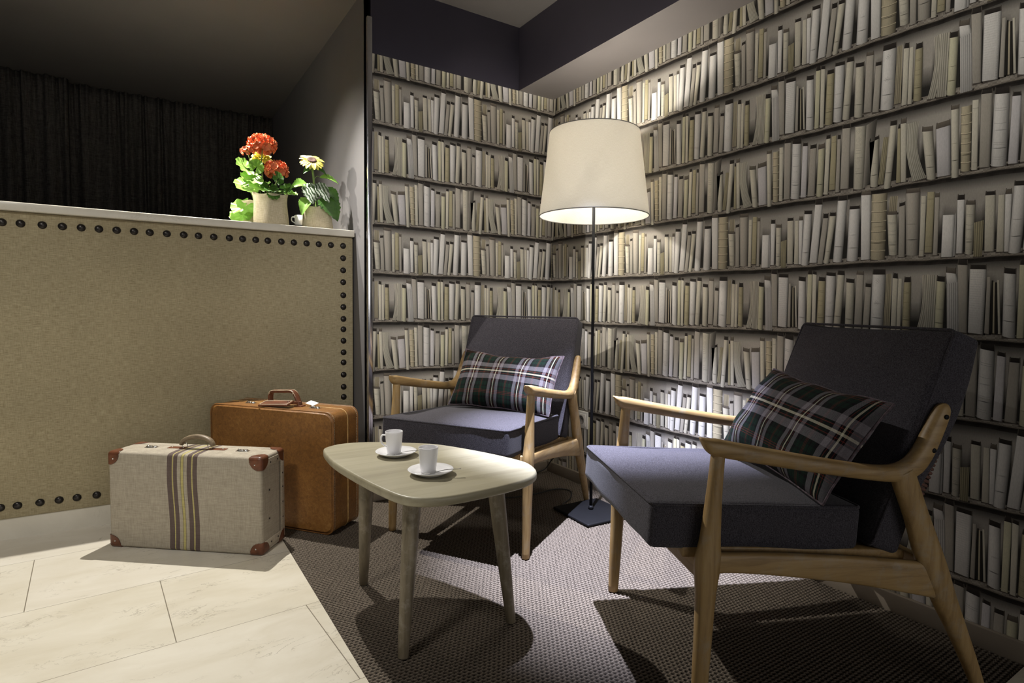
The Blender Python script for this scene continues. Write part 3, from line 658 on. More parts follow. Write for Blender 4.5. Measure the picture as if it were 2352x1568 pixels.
    def dent2(v):
        x,y,z=v; k=.0025*(math.sin(x*15+ph[3])*math.sin(z*12+ph[4])+.5*math.sin(x*29-z*21+ph[5]))
        y+=k; 
        z+=.008*(abs(x)/.25)**2*(z/.5)
        y-=.020*math.sin(min(1,max(0,(z-.05)/.45))*PI)*0.4
        if y>.02: y+=.030*math.sin(min(1,max(0,(z-.16)/.34))*PI)
        return (x,y,z)
    bo=mesh_ob('back_cushion',[tuple(TK_@Vector(dent2(v))) for v in bc[0]],bc[1],M['wool'],t)
    rg=[(p[0],-.0330,p[1]+.26) for p in ring(.511,.496,0,.015)]
    mesh_ob('piping',*xf(sweep([dent2(q) for q in rg],[.0036]*len(rg),side=(0,1,0),n=6,cap=False),TK_),M['wool'],bo)
    return t
ch=armchair()
ch['label']='oak armchair with charcoal cushions in the right foreground, nearest the camera'; ch['group']='matching oak armchairs'
ch.location=(1.0615,1.0075,0.0); ch.rotation_euler=(0,0,math.atan2(-.908,-.419))
ch2=copy_thing(ch,'oak armchair with charcoal cushions in the wall corner behind the coffee table',(.9325,1.8135,0.0),math.atan2(-.848,.53))
# tartan cushions
def throw_pillow(loc_chair,lx,ly,lz,lean,roll,yaw,label,seed,sag):
    w,h,th=.455,.256,.058; nu,nv=36,24; V=[];F=[];UV=[]; rr=random.Random(seed); ph=[rr.random()*6 for _ in range(8)]
    def pt(s,t_,side):
        x=w/2*s*(1-.055*(1-t_*t_)); y=h/2*t_*(1-.075*(1-s*s)) - sag*max(0,t_)*(1-s*s)
        T_=th*(max(0,(1-abs(s)**2.6))*max(0,(1-abs(t_)**2.4)))**.55
        wr=.004*math.sin(s*7+ph[0]+t_*3)*math.sin(t_*5+ph[1])+.0035*math.sin(9*s*t_+ph[2])*abs(s)
        ed=max(abs(s),abs(t_)); z=side*(T_+wr*(1-ed**4))+.006*math.sin(s*9+ph[3])*ed**6
        return (x,y,z)
    for side in (1,-1):
        k=len(V)
        for j in range(nv+1):
            for i in range(nu+1):
                s=math.sin((i/nu*2-1)*PI/2*.999); t_=math.sin((j/nv*2-1)*PI/2*.999); V.append(pt(s,t_,side)); UV.append((s*w/2,t_*h/2))
        for j in range(nv):
            for i in range(nu):
                a=k+j*(nu+1)+i; q=(a,a+1,a+nu+2,a+nu+1); F.append(q if side>0 else tuple(reversed(q)))
    o=mesh_ob('throw_pillow',V,F,M['tartan'],None,True,UV)
    chair=loc_chair; R=Matrix.Translation(chair.location)@chair.rotation_euler.to_matrix().to_4x4()
    o.matrix_world=R@Matrix.Translation((lx,ly,lz))@Matrix.Rotation(yaw,4,'Z')@Matrix.Rotation(lean,4,'X')@Matrix.Rotation(roll,4,'Z')
    # seam round the edge
    per=[]
    for i in range(nu): per.append(pt(math.sin((i/nu*2-1)*PI/2),-1,1))
    for j in range(nv): per.append(pt(1,math.sin((j/nv*2-1)*PI/2),1))
    for i in range(nu): per.append(pt(-math.sin((i/nu*2-1)*PI/2),1,1))
    for j in range(nv): per.append(pt(-1,-math.sin((j/nv*2-1)*PI/2),1))
    per.append(per[0])
    s_=mesh_ob('piping',*sweep(per,[.0028]*len(per),side=(0,0,1),n=6,cap=False),M['tartan_edge'],o)
    tag(o,label,'cushion','tartan cushions on the armchairs'); return o
M['tartan_edge']=plain('dark_tartan_edge',(0.075,0.055,0.065),0.95,var=0.8,scale=90)
throw_pillow(ch,.055,.350,.566,math.radians(57),math.radians(-4),0,'dark tartan cushion propped in the right foreground armchair',1,.004)
throw_pillow(ch2,.030,.342,.556,math.radians(60),math.radians(-2),0,'dark tartan cushion propped in the corner armchair behind the coffee table',2,.016)
# ---------------------------------------------------------------- coffee table and what stands on it
ZT=.42
def coffee_table():
    cx,cy=.655,1.445
    t=thing('coffee_table','pale limed wood coffee table with rounded triangle top and tapered legs','table',(cx,cy,0))
    out=[(.450,1.725),(.472,1.765),(.528,1.785),(.606,1.763),(.690,1.705),(.775,1.629),(.846,1.487),(.893,1.344),(.8935,1.275),(.862,1.211),(.792,1.172),(.658,1.155),(.560,1.160),(.498,1.200),(.470,1.300),(.450,1.45),(.440,1.60)]
    n=len(out); P=[]
    for i in range(n):
        a,b,c,d=[out[(i+k-1)%n] for k in range(4)]
        for j in range(5):
            u=j/5; P.append(tuple(.5*(2*b[m]+(c[m]-a[m])*u+(2*a[m]-5*b[m]+4*c[m]-d[m])*u*u+(-a[m]+3*b[m]-3*c[m]+d[m])*u**3)-(cx,cy)[m] for m in (0,1)))
    V=[];F=[]; k=len(P); ctr=(sum(p[0] for p in P)/k,sum(p[1] for p in P)/k)
    lev=[(.955,ZT-.024),(.985,ZT-.0225),(1.0,ZT-.018),(1.0,ZT-.006),(.996,ZT-.0025),(.988,ZT-.0005),(.978,ZT)]
    for f,z in lev:
        for p in P: V.append((ctr[0]+(p[0]-ctr[0])*f,ctr[1]+(p[1]-ctr[1])*f,z))
    for l in range(len(lev)-1):
        for i in range(k): F.append((l*k+i,l*k+(i+1)%k,(l+1)*k+(i+1)%k,(l+1)*k+i))
    F.append(tuple(reversed(range(k)))); F.append(tuple((len(lev)-1)*k+i for i in range(k)))
    o=mesh_ob('table_top',V,F,M['tablewood'],t)
    for f_ in o.data.polygons:
        if len(f_.vertices)>4: f_.use_smooth=False
    for (fx,fy),(tx,ty) in (((.559,1.689),(.544,1.612)),((.518,1.273),(.562,1.318)),((.827,1.27),(.783,1.290))):
        pr=[(0,.0115),(.002,.0128),(.12,.0165),(.26,.0205),(.36,.0225),(.396,.0225)]
        pts=[(fx+(tx-fx)*z/.396-cx,fy+(ty-fy)*z/.396-cy,z) for z,_ in pr]
        lv,lf=sweep(pts,[r_ for _,r_ in pr],n=18); mesh_ob('leg',[(a,b_,max(0,c)) for a,b_,c in lv],lf,M['tableleg'],t)
coffee_table()
M['logo_dark']=plain('black_print',(0.01,0.01,0.01),0.4); M['logo_grey']=plain('grey_print',(0.35,0.35,0.36),0.4)
def saucer(x,y,label):
    o=mesh_ob('saucer',*lathe([(.0001,.002),(.030,.002),(.033,0),(.035,.0012),(.045,.0065),(.0575,.0125),(.0588,.0138),(.0578,.0146),(.046,.0098),(.034,.0062),(.0225,.0052),(.0215,.0046),(.0001,.0046)],56,closed=False),M['ceramic'])
    o.location=(x,y,ZT+.0003); tag(o,label,'saucer','saucers on the coffee table')
    # printed bean mark and small glyph on the rim facing the camera
    def mark(u0,pts,mt):
        V=[]
        for px,py in pts:
            rr_=math.hypot(px,py); zz=.0062+(rr_-.034)/(.046-.034)*(.0098-.0062) if rr_>.034 else .0062
            if rr_>.046: zz=.0098+(rr_-.046)/(.0118)*.0048
            V.append((px,py,zz+.0005))
        k=len(V); mesh_ob('logo',V+[(a,b,c+.0002) for a,b,c in V],[tuple(range(k,2*k))],mt,o,False)
    d=Vector((-.28,-.96)); s=Vector((.96,-.28))   # toward camera, rightwards
    c=d*.036+s*.012
    mark(0,[tuple(c+s*(.0062*math.cos(a))*(1 if math.cos(a)>0 else .8)+d*(-.0042*math.sin(a)+.002*math.cos(a))) for a in [2*PI*i/14 for i in range(14)]],M['logo_dark'])
    c=d*.034+s*.024
    mark(0,[tuple(c+s*a+d*b) for a,b in ((-.001,-.003),(.001,-.003),(.0014,.003),(-.0006,.003))],M['logo_grey'])
    return o
def cup(x,y,label,hang):
    t=thing('espresso_cup',label,'cup',(x,y,ZT+.0052),hang,'espresso cups on the coffee table')
    pr=[(.0001,.0015),(.0155,.0015),(.0165,0),(.0180,.0003),(.0195,.003),(.0212,.015),(.0236,.038),(.0250,.058),(.0253,.0642),(.0247,.0652),(.0239,.0640),(.0234,.055),(.0218,.036),(.0196,.016),(.0170,.0055),(.0001,.0045)]
    mesh_ob('body',*lathe(pr,44,closed=False),M['ceramic'],t)
    hp=smoothpath([(.0235,0,.055),(.033,0,.056),(.0375,0,.047),(.0345,0,.032),(.0215,0,.0225)],4)
    mesh_ob('handle',*sweep(hp,[(.0042,.0024)]*len(hp),side=(0,1,0),n=10),M['ceramic'],t)
def spoon(x,y,ang,label):
    # bowl beside the cup, handle reaching out over the saucer rim
    t=B(); V=[];F=[]; n,m_=10,8
    for i in range(n+1):
        a=i/n; xx=-.024+.024*a*1.0; w=.0088*math.sin(PI*min(1,.06+.94*a))**.6*(1-.25*a)
        for j in range(m_+1):
            v=j/m_*2-1; V.append((xx,w*v,-.0022*(1-v*v)*math.sin(PI*a)))
    for i in range(n):
        for j in range(m_): F.append((i*(m_+1)+j,(i+1)*(m_+1)+j,(i+1)*(m_+1)+j+1,i*(m_+1)+j+1))
    o_=len(V); V2=[(a,b,c+.0008) for a,b,c in V]; t.add((V,[tuple(reversed(f)) for f in F])); t.add((V2,F))
    hp=smoothpath([(-.002,0,.0004),(.010,0,.0028),(.030,0,.0072),(.052,0,.0085),(.068,0,.0082),(.076,0,.0088)],4)
    wd=[.0016+.0016*max(0,(i/(len(hp)-1)-.4))/.6 for i in range(len(hp))]
    t.add(sweep(hp,[(w,.0007) for w in wd],side=(0,1,0),n=8))
    o=t.ob('teaspoon',M['silver']); o.location=(x,y,ZT+.0100); o.rotation_euler=(0,math.radians(-1),ang); tag(o,label,'spoon','teaspoons on the saucers'); return o
S1=(.613,1.560); S2=(.619,1.337)
saucer(*S1,'white saucer at the back of the coffee table, nearer the corner armchair')
saucer(*S2,'white saucer at the front of the coffee table, nearer the camera')
cup(S1[0]-.004,S1[1]+.006,'white espresso cup on the back saucer, its handle pointing left',math.radians(170))
cup(S2[0]-.004,S2[1]+.006,'white espresso cup on the front saucer, its handle turned away',math.radians(72))
spoon(S1[0]-.012,S1[1]-.026,math.radians(-22),'silver teaspoon lying on the back saucer')
spoon(S2[0]-.012,S2[1]-.028,math.radians(-22),'silver teaspoon on the front saucer, reaching past its rim')
# ---------------------------------------------------------------- floor lamp
def floor_lamp():
    bx,by=1.574,1.813
    t=thing('floor_lamp','black floor lamp with cream drum shade standing in the wall corner','lamp',(bx,by,0))
    # square base plate with rounded edges
    base=mesh_ob('base',*xf(rbox(.238,.240,.012,.0055,3,2),T((-.004,-.016,.006),rz=math.radians(-2))),M['black_metal'],t)
    top=Vector((-.012,.008,1.46)); f=lambda z:(top.x*z/1.46,top.y*z/1.46,z)
    mesh_ob('pole',*sweep([f(.010),f(.5),f(1.0),f(1.40)],[.0065,.0062,.006,.006],n=14),M['black_metal'],t)
    mesh_ob('collar',*sweep([f(.011),f(.022),f(.028)],[.011,.011,.007],n=16),M['black_metal'],t)
    n=72; rb,rt=.222,.181; zb,zt=1.226,1.560; V=[];F=[];UV=[]
    sh=Vector(f(1.4)); c=lambda z:f(z)
    for inner in (0,1):
        for j in range(13):
            z=zb+(zt-zb)*j/12; r_=rb+(rt-rb)*j/12-.0016*inner; cc=f(z)
            for i in range(n+1):
                a=2*PI*i/n; V.append((cc[0]+r_*math.cos(a),cc[1]+r_*math.sin(a),z)); UV.append((i/n,j/12))
    for inner in (0,1):
        k=inner*13*(n+1)
        for j in range(12):
            for i in range(n):
                q=(k+j*(n+1)+i,k+j*(n+1)+i+1,k+(j+1)*(n+1)+i+1,k+(j+1)*(n+1)+i); F.append(q if not inner else tuple(reversed(q)))
    shd=mesh_ob('lamp_shade',V,F,M['shade'],t,True,UV)
    for z,r_ in ((zb,rb-.0008),(zt,rt-.0008)):
        cc=f(z); ringp=[(cc[0]+r_*math.cos(2*PI*i/n),cc[1]+r_*math.sin(2*PI*i/n),z) for i in range(n+1)]
        mesh_ob('rim',*sweep(ringp,[.0021]*(n+1),side=(0,0,1),n=6,cap=False),M['rimgrey'],shd)
    g=B(); cc=f(1.40)
    for k in range(3):
        a=2*PI*k/3+.4; g.add(sweep([(cc[0]*1.0,cc[1],1.405),(f(1.54)[0]+(rt-.003)*math.cos(a),f(1.54)[1]+(rt-.003)*math.sin(a),1.552)],[.0018]*2,side=(0,0,1),n=6))
    g.ob('shade_carrier',M['black_metal'],t)
    mesh_ob('socket',*lathe([(.0001,0),(.017,0),(.017,.05),(.012,.055)],20,center=(cc[0],cc[1],1.365)),M['black_metal'],t)
    mesh_ob('bulb',*lathe([(.012,.0),(.016,.012),(.027,.035),(.030,.052),(.024,.072),(.010,.083),(.0001,.085)],24,center=(cc[0],cc[1],1.418),closed=False),M['bulb'],t)
    path=[(1.500,1.880,.006),(1.521,1.937,.0035),(1.600,1.985,.003),(1.665,2.060,.003),(1.655,2.112,.003),(1.60,2.128,.003),(1.53,2.118,.003),(1.40,2.125,.003),(1.32,2.18,.003),(1.34,2.27,.003),(1.46,2.34,.003),(1.60,2.375,.003),(1.70,2.390,.004),(1.755,2.385,.02),(1.778,2.370,.06),(1.786,2.33,.10)]
    path=smoothpath([(a-bx,b_-by,c_) for a,b_,c_ in path],4)
    mesh_ob('power_cord',*sweep(path,[.0029]*len(path),side=(0,0,1),n=8),M['cord'],t)
    l=bpy.data.lights.new('lamp_glow','POINT'); l.energy=100; l.color=(1.0,.945,.85); l.shadow_soft_size=.032
    lo=bpy.data.objects.new('lamp_glow',l); COL.objects.link(lo); lo.parent=t; lo.location=(cc[0],cc[1],1.462)
M['rimgrey']=plain('grey_shade_trim',(0.20,0.19,0.18),0.7)
floor_lamp()
# ---------------------------------------------------------------- wall socket
def wall_socket():
    t=thing('wall_socket','white round pin wall socket low on the book wallpaper behind the lamp pole','socket',(XR-.0006,2.142,.315),-PI/2)
    # local: -y? plate faces local y... built facing -y then turned
    n=40; V=[];F=[]
    plate=rbox(.082,.010,.084,.004,3,2,center=(0,-.005,0)); mesh_ob('plate',*plate,M['plastic'],t)
    mesh_ob('frame',*rbox(.060,.003,.060,.002,2,1,center=(0,-.0112,0)),M['plastic'],t)
    mesh_ob('recess',*xf(lathe([(.0001,.0022),(.0195,.0022),(.0195,.0026),(.0215,.0026),(.0215,0)],n,closed=False),T((0,-.0126,0),rx=PI/2)),M['socket_dark'],t)
    for s in (-1,1): mesh_ob('pin_hole',*xf(lathe([(.0024,0),(.0024,.0006),(.0001,.0007)],12),T((s*.0095*math.cos(.6),-.0148,s*.0095*math.sin(.6)),rx=PI/2)),M['black_metal'],t)
wall_socket()
# ---------------------------------------------------------------- suitcases
def latch(parent,x,y,z):
    g=B(); g.add(rbox(.046,.018,.0022,.001,2,1,center=(x,y,z+.0011))).add(rbox(.020,.010,.005,.002,2,1,center=(x-.008,y,z+.0045)))
    g.add(xf(lathe([(.0085,0),(.0085,.003),(.006,.0045),(.0001,.005)],18),T((x+.012,y,z+.002)))).add(sweep([(x-.016,y-.006,z+.004),(x-.010,y-.006,z+.010),(x-.004,y-.006,z+.004)],[.0016]*3,side=(0,1,0),n=6))
    return g.ob('latch',M['silver'],parent)
def rrect(w,h,r,n=8):
    P=[]
    for cx,cz,a0 in ((w/2-r,h/2-r,0),(-w/2+r,h/2-r,90),(-w/2+r,-h/2+r,180),(w/2-r,-h/2+r,270)):
        for k in range(n+1): a=math.radians(a0+90*k/n); P.append((cx+r*math.cos(a),cz+r*math.sin(a)))
    return P
def small_case():
    w,d,h=.563,.152,.335
    t=thing('suitcase','pale canvas suitcase with brown centre stripes and leather corners on the marble floor','suitcase',(.161,2.292,0),math.atan2(-.632,.774))
    b_=rbox(w,d,h,.011,4,6,(0,.004,.004),center=(0,0,h/2+.002)); body=mesh_ob('body',*b_,M['canvas'],t)
    # lid line and riveted end bands
    P=rrect(w+.0006,h+.0006,.011); pts=[(x,.040,z+h/2+.002) for x,z in P]; pts.append(pts[0])
    mesh_ob('lid_seam',*sweep(pts,[.0012]*len(pts),side=(0,1,0),n=6,cap=False),M['seam_dark'],body)
    for s in (-1,1):
        g=B()
        x0=s*(w/2+.0010)
        for zz in (.030,h-.026): g.add(rbox(.0024,d-.030,.026,.001,1,1,center=(x0,0,zz+.002)))
        g.add(rbox(.0024,.024,h-.030,.001,1,1,center=(x0,.060,h/2+.002)))
        bd=g.ob('end_band',M['canvas_plain'],t)
        for (yy,zz) in [(.060,.09),(.060,.145),(.060,.20),(.060,.25),(.025,.030),(-.02,.030),(.025,h-.026),(-.02,h-.026),(-.030,.115),(-.030,.215)]:
            mesh_ob('rivet',*xf(lathe([(.0034,0),(.0030,.0012),(.0001,.0020)],10),T((s*(w/2+.0018),yy,zz),ry=s*PI/2)),M['stud'],bd)
    # leather corners
    for sx in (-1,1):
        for sy in (-1,1):
            for sz in (0,1):
                q=rbox(.070,.070,.070,.012,4,26)
                V=[(sx*(w/2+.0018-.035)+p[0]*1.0,sy*(d/2+.0018-.035)+p[1],(h+.0035-.035 if sz else .0005+.035)+p[2]) for p in q[0]]
                cor=Vector((sx*(w/2),sy*(d/2),h if sz else .002))
                keep=[]
                for f in q[1]:
                    c=sum((Vector(V[i]) for i in f),Vector())/4
                    ex=abs(c.x-cor.x)<.004 or abs(c.y-cor.y)<.004 or abs(c.z-cor.z)<.005
                    l=c-cor
                    if ex and (abs(l.x)**2.3+abs(l.y)**2.3+abs(l.z)**2.3)**(1/2.3)<.043: keep.append(f)
                used=sorted({i for f in keep for i in f}); mp={i:k for k,i in enumerate(used)}
                o=mesh_ob('corner_guard',[V[i] for i in used],[tuple(mp[i] for i in f) for f in keep],M['saddle'],t)
                md=o.modifiers.new('t','SOLIDIFY'); md.thickness=.0016; md.offset=0
                rv=lathe([(.0030,0),(.0026,.0010),(.0001,.0016)],10)
                if sy<0: mesh_ob('rivet',*xf(rv,T((sx*(w/2-.022),sy*(d/2+.0028),(h-.022 if sz else .024)),rx=PI/2)),M['silver'],o)
    zt=h+.006
    for s in (-1,1):
        hb=mesh_ob('handle_base',*rbox(.066,.026,.004,.0018,2,1,center=(s*.075,0,zt-.001)),M['saddle'],t)
        mesh_ob('rivet',*lathe([(.0034,0),(.003,.0014),(.0001,.0022)],10,center=(s*.096,0,zt+.001)),M['silver'],hb)
        rg=[(s*.048+.010*math.cos(2*PI*i/16),0,zt+.009+.0105*math.sin(2*PI*i/16)) for i in range(17)]
        mesh_ob('ring',*sweep(rg,[.0015]*17,side=(0,1,0),n=6,cap=False),M['silver'],t)
        latch(t,s*.172,-.004,zt-.003)
    hp=smoothpath([(-.060,0,zt+.012),(-.052,0,zt+.026),(-.030,0,zt+.037),(0,0,zt+.042),(.030,0,zt+.038),(.052,0,zt+.027),(.060,0,zt+.010)],4)
    mesh_ob('handle',*sweep(hp,[(.0105,.0055+.003*math.sin(PI*i/(len(hp)-1))) for i in range(len(hp))],side=(0,1,0),n=14,p=2.6),M['taupe_leather'],t)
M['seam_dark']=plain('dark_seam',(0.10,0.085,0.065),0.8)
M['canvas_plain']=weave('plain_canvas',(0.33,0.285,0.215),(0.58,0.51,0.40),420,420,axes=(1,2))
small_case()
def big_case():
    w,d,h=.575,.160,.455; r_=.034
    t=thing('suitcase','tall tan leather suitcase standing against the linen counter','suitcase',(.4686,2.383,0),math.atan2(-.785,.62))
    P=rrect(w,h,r_,8); lev=[(-d/2,.90),(-d/2+.001,.986),(-d/2+.005,1.0),(d/2-.005,1.0),(d/2-.001,.986),(d/2,.90)]
    V=[];F=[]; k=len(P)
    for y,s in lev:
        ins=(1-s)*.12
        for x,z in P: V.append((x-math.copysign(ins*.6,x) if s<1 else x,y,(z-math.copysign(ins*.6,z) if s<1 else z)+h/2+.002))
    for l in range(len(lev)-1):
        for i in range(k): F.append((l*k+i,l*k+(i+1)%k,(l+1)*k+(i+1)%k,(l+1)*k+i))
    F.append(tuple(range(k))); F.append(tuple((len(lev)-1)*k+i for i in reversed(range(k))))
    body=mesh_ob('body',V,F,M['leather'],t)
    for f_ in body.data.polygons:
        if len(f_.vertices)>4: f_.use_smooth=False
    for y,rad,nm,mt in ((-d/2+.003,.0028,'edge_piping','piping_leather'),(d/2-.003,.0028,'edge_piping','piping_leather'),(.012,.0022,'lid_welt','pale_welt')):
        pts=[(x*1.001,y,z*1.001+h/2+.002) for x,z in P]; pts.append(pts[0]); mesh_ob(nm,*sweep(pts,[rad]*len(pts),side=(0,1,0),n=8,cap=False),M[mt],t)
    # stitching beside the piping
    fine=rrect(w+.0012,h+.0012,r_,14); seg=[]
    tot=0; L_=[0]
    fine.append(fine[0])
    for a,c in zip(fine[:-1],fine[1:]): tot+=math.hypot(c[0]-a[0],c[1]-a[1]); L_.append(tot)
    def at(s):
        for i in range(len(L_)-1):
            if L_[i]<=s<=L_[i+1]:
                u=(s-L_[i])/max(1e-9,L_[i+1]-L_[i]); return (fine[i][0]+(fine[i+1][0]-fine[i][0])*u,fine[i][1]+(fine[i+1][1]-fine[i][1])*u)
        return fine[-1]
    g=B()
    for y in (-d/2+.0095,d/2-.0095):
        s=0
        while s<tot-.004:
            a,c=at(s),at(s+.0038); g.add(sweep([(a[0],y,a[1]+h/2+.002),(c[0],y,c[1]+h/2+.002)],[.0009]*2,side=(0,1,0),n=5)); s+=.0062
    g.ob('stitching',M['stitch'],body)
    zt=h+.002
    hp=smoothpath([(-.060,0,zt+.004),(-.063,0,zt+.022),(-.060,0,zt+.043),(-.046,0,zt+.052),(.0,0,zt+.055),(.040,0,zt+.057),(.058,0,zt+.046),(.072,0,zt+.020),(.078,0,zt+.004)],4)
    ho=mesh_ob('handle',*sweep(hp,[(.0125,.0062)]*len(hp),side=(0,1,0),n=14,p=3),M['saddle'],t)
    g=B(); 
    for yy in (-.0118,.0118): g.add(sweep([(a,yy,c+.0045) for a,_,c in hp[6:-6]],[.0010]*len(hp[6:-6]),side=(0,1,0),n=5))
    for q in (9,-10): g.add(sweep([(hp[q][0],.013*math.cos(2*PI*i/14),hp[q][2]+.0068*math.sin(2*PI*i/14)) for i in range(15)],[.0011]*15,side=(1,0,0),n=5,cap=False))
    g.ob('stitching',M['stitch'],ho)
    for x in (-.060,.078): mesh_ob('handle_base',*rbox(.034,.030,.006,.002,2,1,center=(x,0,zt+.002)),M['saddle'],t)
    for x in (-.150,.158): latch(t,x,-.012,zt-.0005)
    # leather address tag flopped over the front edge of the handle, and a white paper tag
    TG=T((.008,-.050,zt+.0145),rx=math.radians(11),rz=math.radians(5),ry=math.radians(-3))
    tagp=mesh_ob('luggage_tag',*xf(rbox(.128,.052,.0075,.0035,3,2),TG),M['saddle'],t)
    rt_=[(x,z) for x,z in rrect(.120,.044,.008,4)]; rt_.append(rt_[0])
    mesh_ob('stitching',*xf(sweep([(x,z,.0042) for x,z in rt_],[.0010]*len(rt_),side=(0,0,1),n=5,cap=False),TG),M['stitch'],tagp)
    mesh_ob('tag_strap',*sweep(smoothpath([(.055,-.045,zt+.020),(.070,-.022,zt+.016),(.080,0,zt+.014),(.070,.014,zt+.010)],3),[(.006,.0018)]*10,side=(0,0,1),n=8,p=3),M['saddle'],tagp)
    mesh_ob('paper_tag',*xf(box(-.022,.022,-.014,.014,-.0004,.0004),T((.118,.022,zt+.012),rx=math.radians(16),ry=math.radians(8),rz=math.radians(-10))),M['paper'],t,False)
M['piping_leather']=plain('dark_piping_leather',(0.20,0.085,0.022),0.45,var=0.4,scale=60); M['pale_welt']=plain('worn_welt',(0.44,0.27,0.10),0.5,var=0.35,scale=60)
big_case()
# ---------------------------------------------------------------- pots and flowers on the counter
ZK=1.1977
def sack(parent,R,H,seed,fold):
    rr=random.Random(seed); ph=[rr.random()*6 for _ in range(8)]; n=64; V=[];F=[]
    prof=[(.001,.002),(.80,.0),(.93,.02),(.99,.10),(1.0,.25),(.985,.45),(.96,.65),(.955,.80),(.985,.92),(1.03,1.0),(1.01,1.005),(.95,.96),(.90,.90),(.02,.88)]
    for i,(r0,z0) in enumerate(prof):
        for k in range(n):
            a=2*PI*k/n; wv=1+.022*math.sin(3*a+ph[0]+z0*2)+.014*math.sin(7*a+ph[1]-z0*3)
            if z0<.35 and r0>.5: wv+=fold*.16*math.exp(-((a-5.6)/.5)**2)*(1-z0/.35)
            rim=.06*math.sin(2*a+ph[2])+.05*math.sin(5*a+ph[3]) if i in (8,9,10) else 0
            V.append((R*r0*wv*math.cos(a),R*r0*wv*math.sin(a),H*(z0+rim*.6)))
    for i in range(len(prof)-1):
        for k in range(n): F.append((i*n+k,i*n+(k+1)%n,(i+1)*n+(k+1)%n,(i+1)*n+k))
    p=mesh_ob('burlap_pot',V,F,M['burlap'],parent)
    mesh_ob('soil',*lathe([(.0001,.006),(R*.86,0)],32,center=(0,0,H*.90),closed=False),M['soil'],parent)
    return p
def leaf(L_,W_,kind,cup=.15,droop=.3,seed=0,n=14,m_=8):
    """leaf along +y from its stalk, face up +z"""
    rr=random.Random(seed); V=[];F=[]; ph=rr.random()*6
    if kind=='round':        # scalloped geranium leaf
        na,nr=40,6
        for j in range(nr+1):
            for i in range(na+1):
                a=-PI*.93+2*PI*.93*i/na; sc=1+.055*abs(math.sin(a*4.5))+.03*math.sin(a*3+ph); rad=j/nr*sc*L_/2
                x=rad*math.sin(a); y=L_*.30+rad*math.cos(a) if j else L_*.30
                q=j/nr; z=cup*L_*q*q+.05*L_*math.sin(a*4.5*2+ph)*q*q - droop*L_*.5*max(0,y/L_)**2
                V.append((x*W_/L_,y,z))
        for j in range(nr):
            for i in range(na): F.append((j*(na+1)+i,j*(na+1)+i+1,(j+1)*(na+1)+i+1,(j+1)*(na+1)+i))
        return V,F
    for i in range(n+1):
        t=i/n; w=W_/2*(math.sin(PI*t**.62))**.8*(1-.25*t) if kind=='heart' else W_/2*math.sin(PI*t**.8)
        if kind!='plain': w*=1+.10*math.sin(i*2.9+ph)
        for j in range(m_+1):
            s=j/m_*2-1; y=L_*t; z=cup*L_*abs(s)**1.5*math.sin(PI*t)-droop*L_*t*t+.02*L_*math.sin(i*2.2+abs(j-m_/2)*1.7+ph)*abs(s)
            V.append((w*s,y,z))
    for i in range(n):
        for j in range(m_): F.append((i*(m_+1)+j,i*(m_+1)+j+1,(i+1)*(m_+1)+j+1,(i+1)*(m_+1)+j))
    return V,F
def aim(pos,direction,up=(0,0,1)):
    y=Vector(direction).normalized(); z=Vector(up); z=(z-y*z.dot(y)).normalized(); x=y.cross(z)
    return Matrix(((x.x,y.x,z.x,pos[0]),(x.y,y.y,z.y,pos[1]),(x.z,y.z,z.z,pos[2]),(0,0,0,1)))
def stems(parent,lst):
    for a,b,c,r_ in lst:
        p=smoothpath([a,b,c],5); mesh_ob('stem',*sweep(p,[r_]*len(p),n=8,fixed=False),M['stem'],parent)
def foliage(parent,spec,material,nm='leaf'):
    for (pos,dr,up,Ln,Wd,kind,cup,droop,sd,root) in spec:
        o=mesh_ob(nm,*xf(leaf(Ln,Wd,kind,cup,droop,sd),aim(pos,dr,up)),M[material],parent)
        if root:
            mid=((pos[0]+root[0])/2,(pos[1]+root[1])/2,max(pos[2],root[2])*.5+min(pos[2],root[2])*.5+.012)
            p=smoothpath([root,mid,pos],4); mesh_ob('stalk',*sweep(p,[.0017]*len(p),n=6,fixed=False),M['stem'],o)
def geranium_head(parent,c,R,seed,count,squash=.8):
    rr=random.Random(seed); g=B()
    for i in range(count):
        z=1-1.45*(i+.5)/count; a=i*2.39996; q=math.sqrt(max(0,1-z*z)); d=Vector((q*math.cos(a),q*math.sin(a),z)); pos=Vector(c)+Vector((d.x*R,d.y*R,d.z*R*squash))*(.86+.2*rr.random())
        mt=aim(pos,d.orthogonal(),d)@Matrix.Rotation(rr.random()*6,4,'Z'); s=R*(.30+.10*rr.random())
        for k in range(5):
            V=[];F=[]
            for u in range(5):
                for v in range(5):
                    t=u/4; w=(v/4*2-1); rad=s*t; ww=s*.62*math.sin(PI*min(1,.12+t*.80))**.7
                    V.append((ww*w,rad,s*(.42*t*t+.10*w*w*t+.08*math.sin(5*w+k))))
            for u in range(4):
                for v in range(4): F.append((u*5+v,u*5+v+1,u*5+v+6,u*5+v+5))
            g.add(xf((V,F),mt@Matrix.Rotation(2*PI*k/5,4,'Z')))
    return g.ob('flower_head',M['petal_red'],parent)
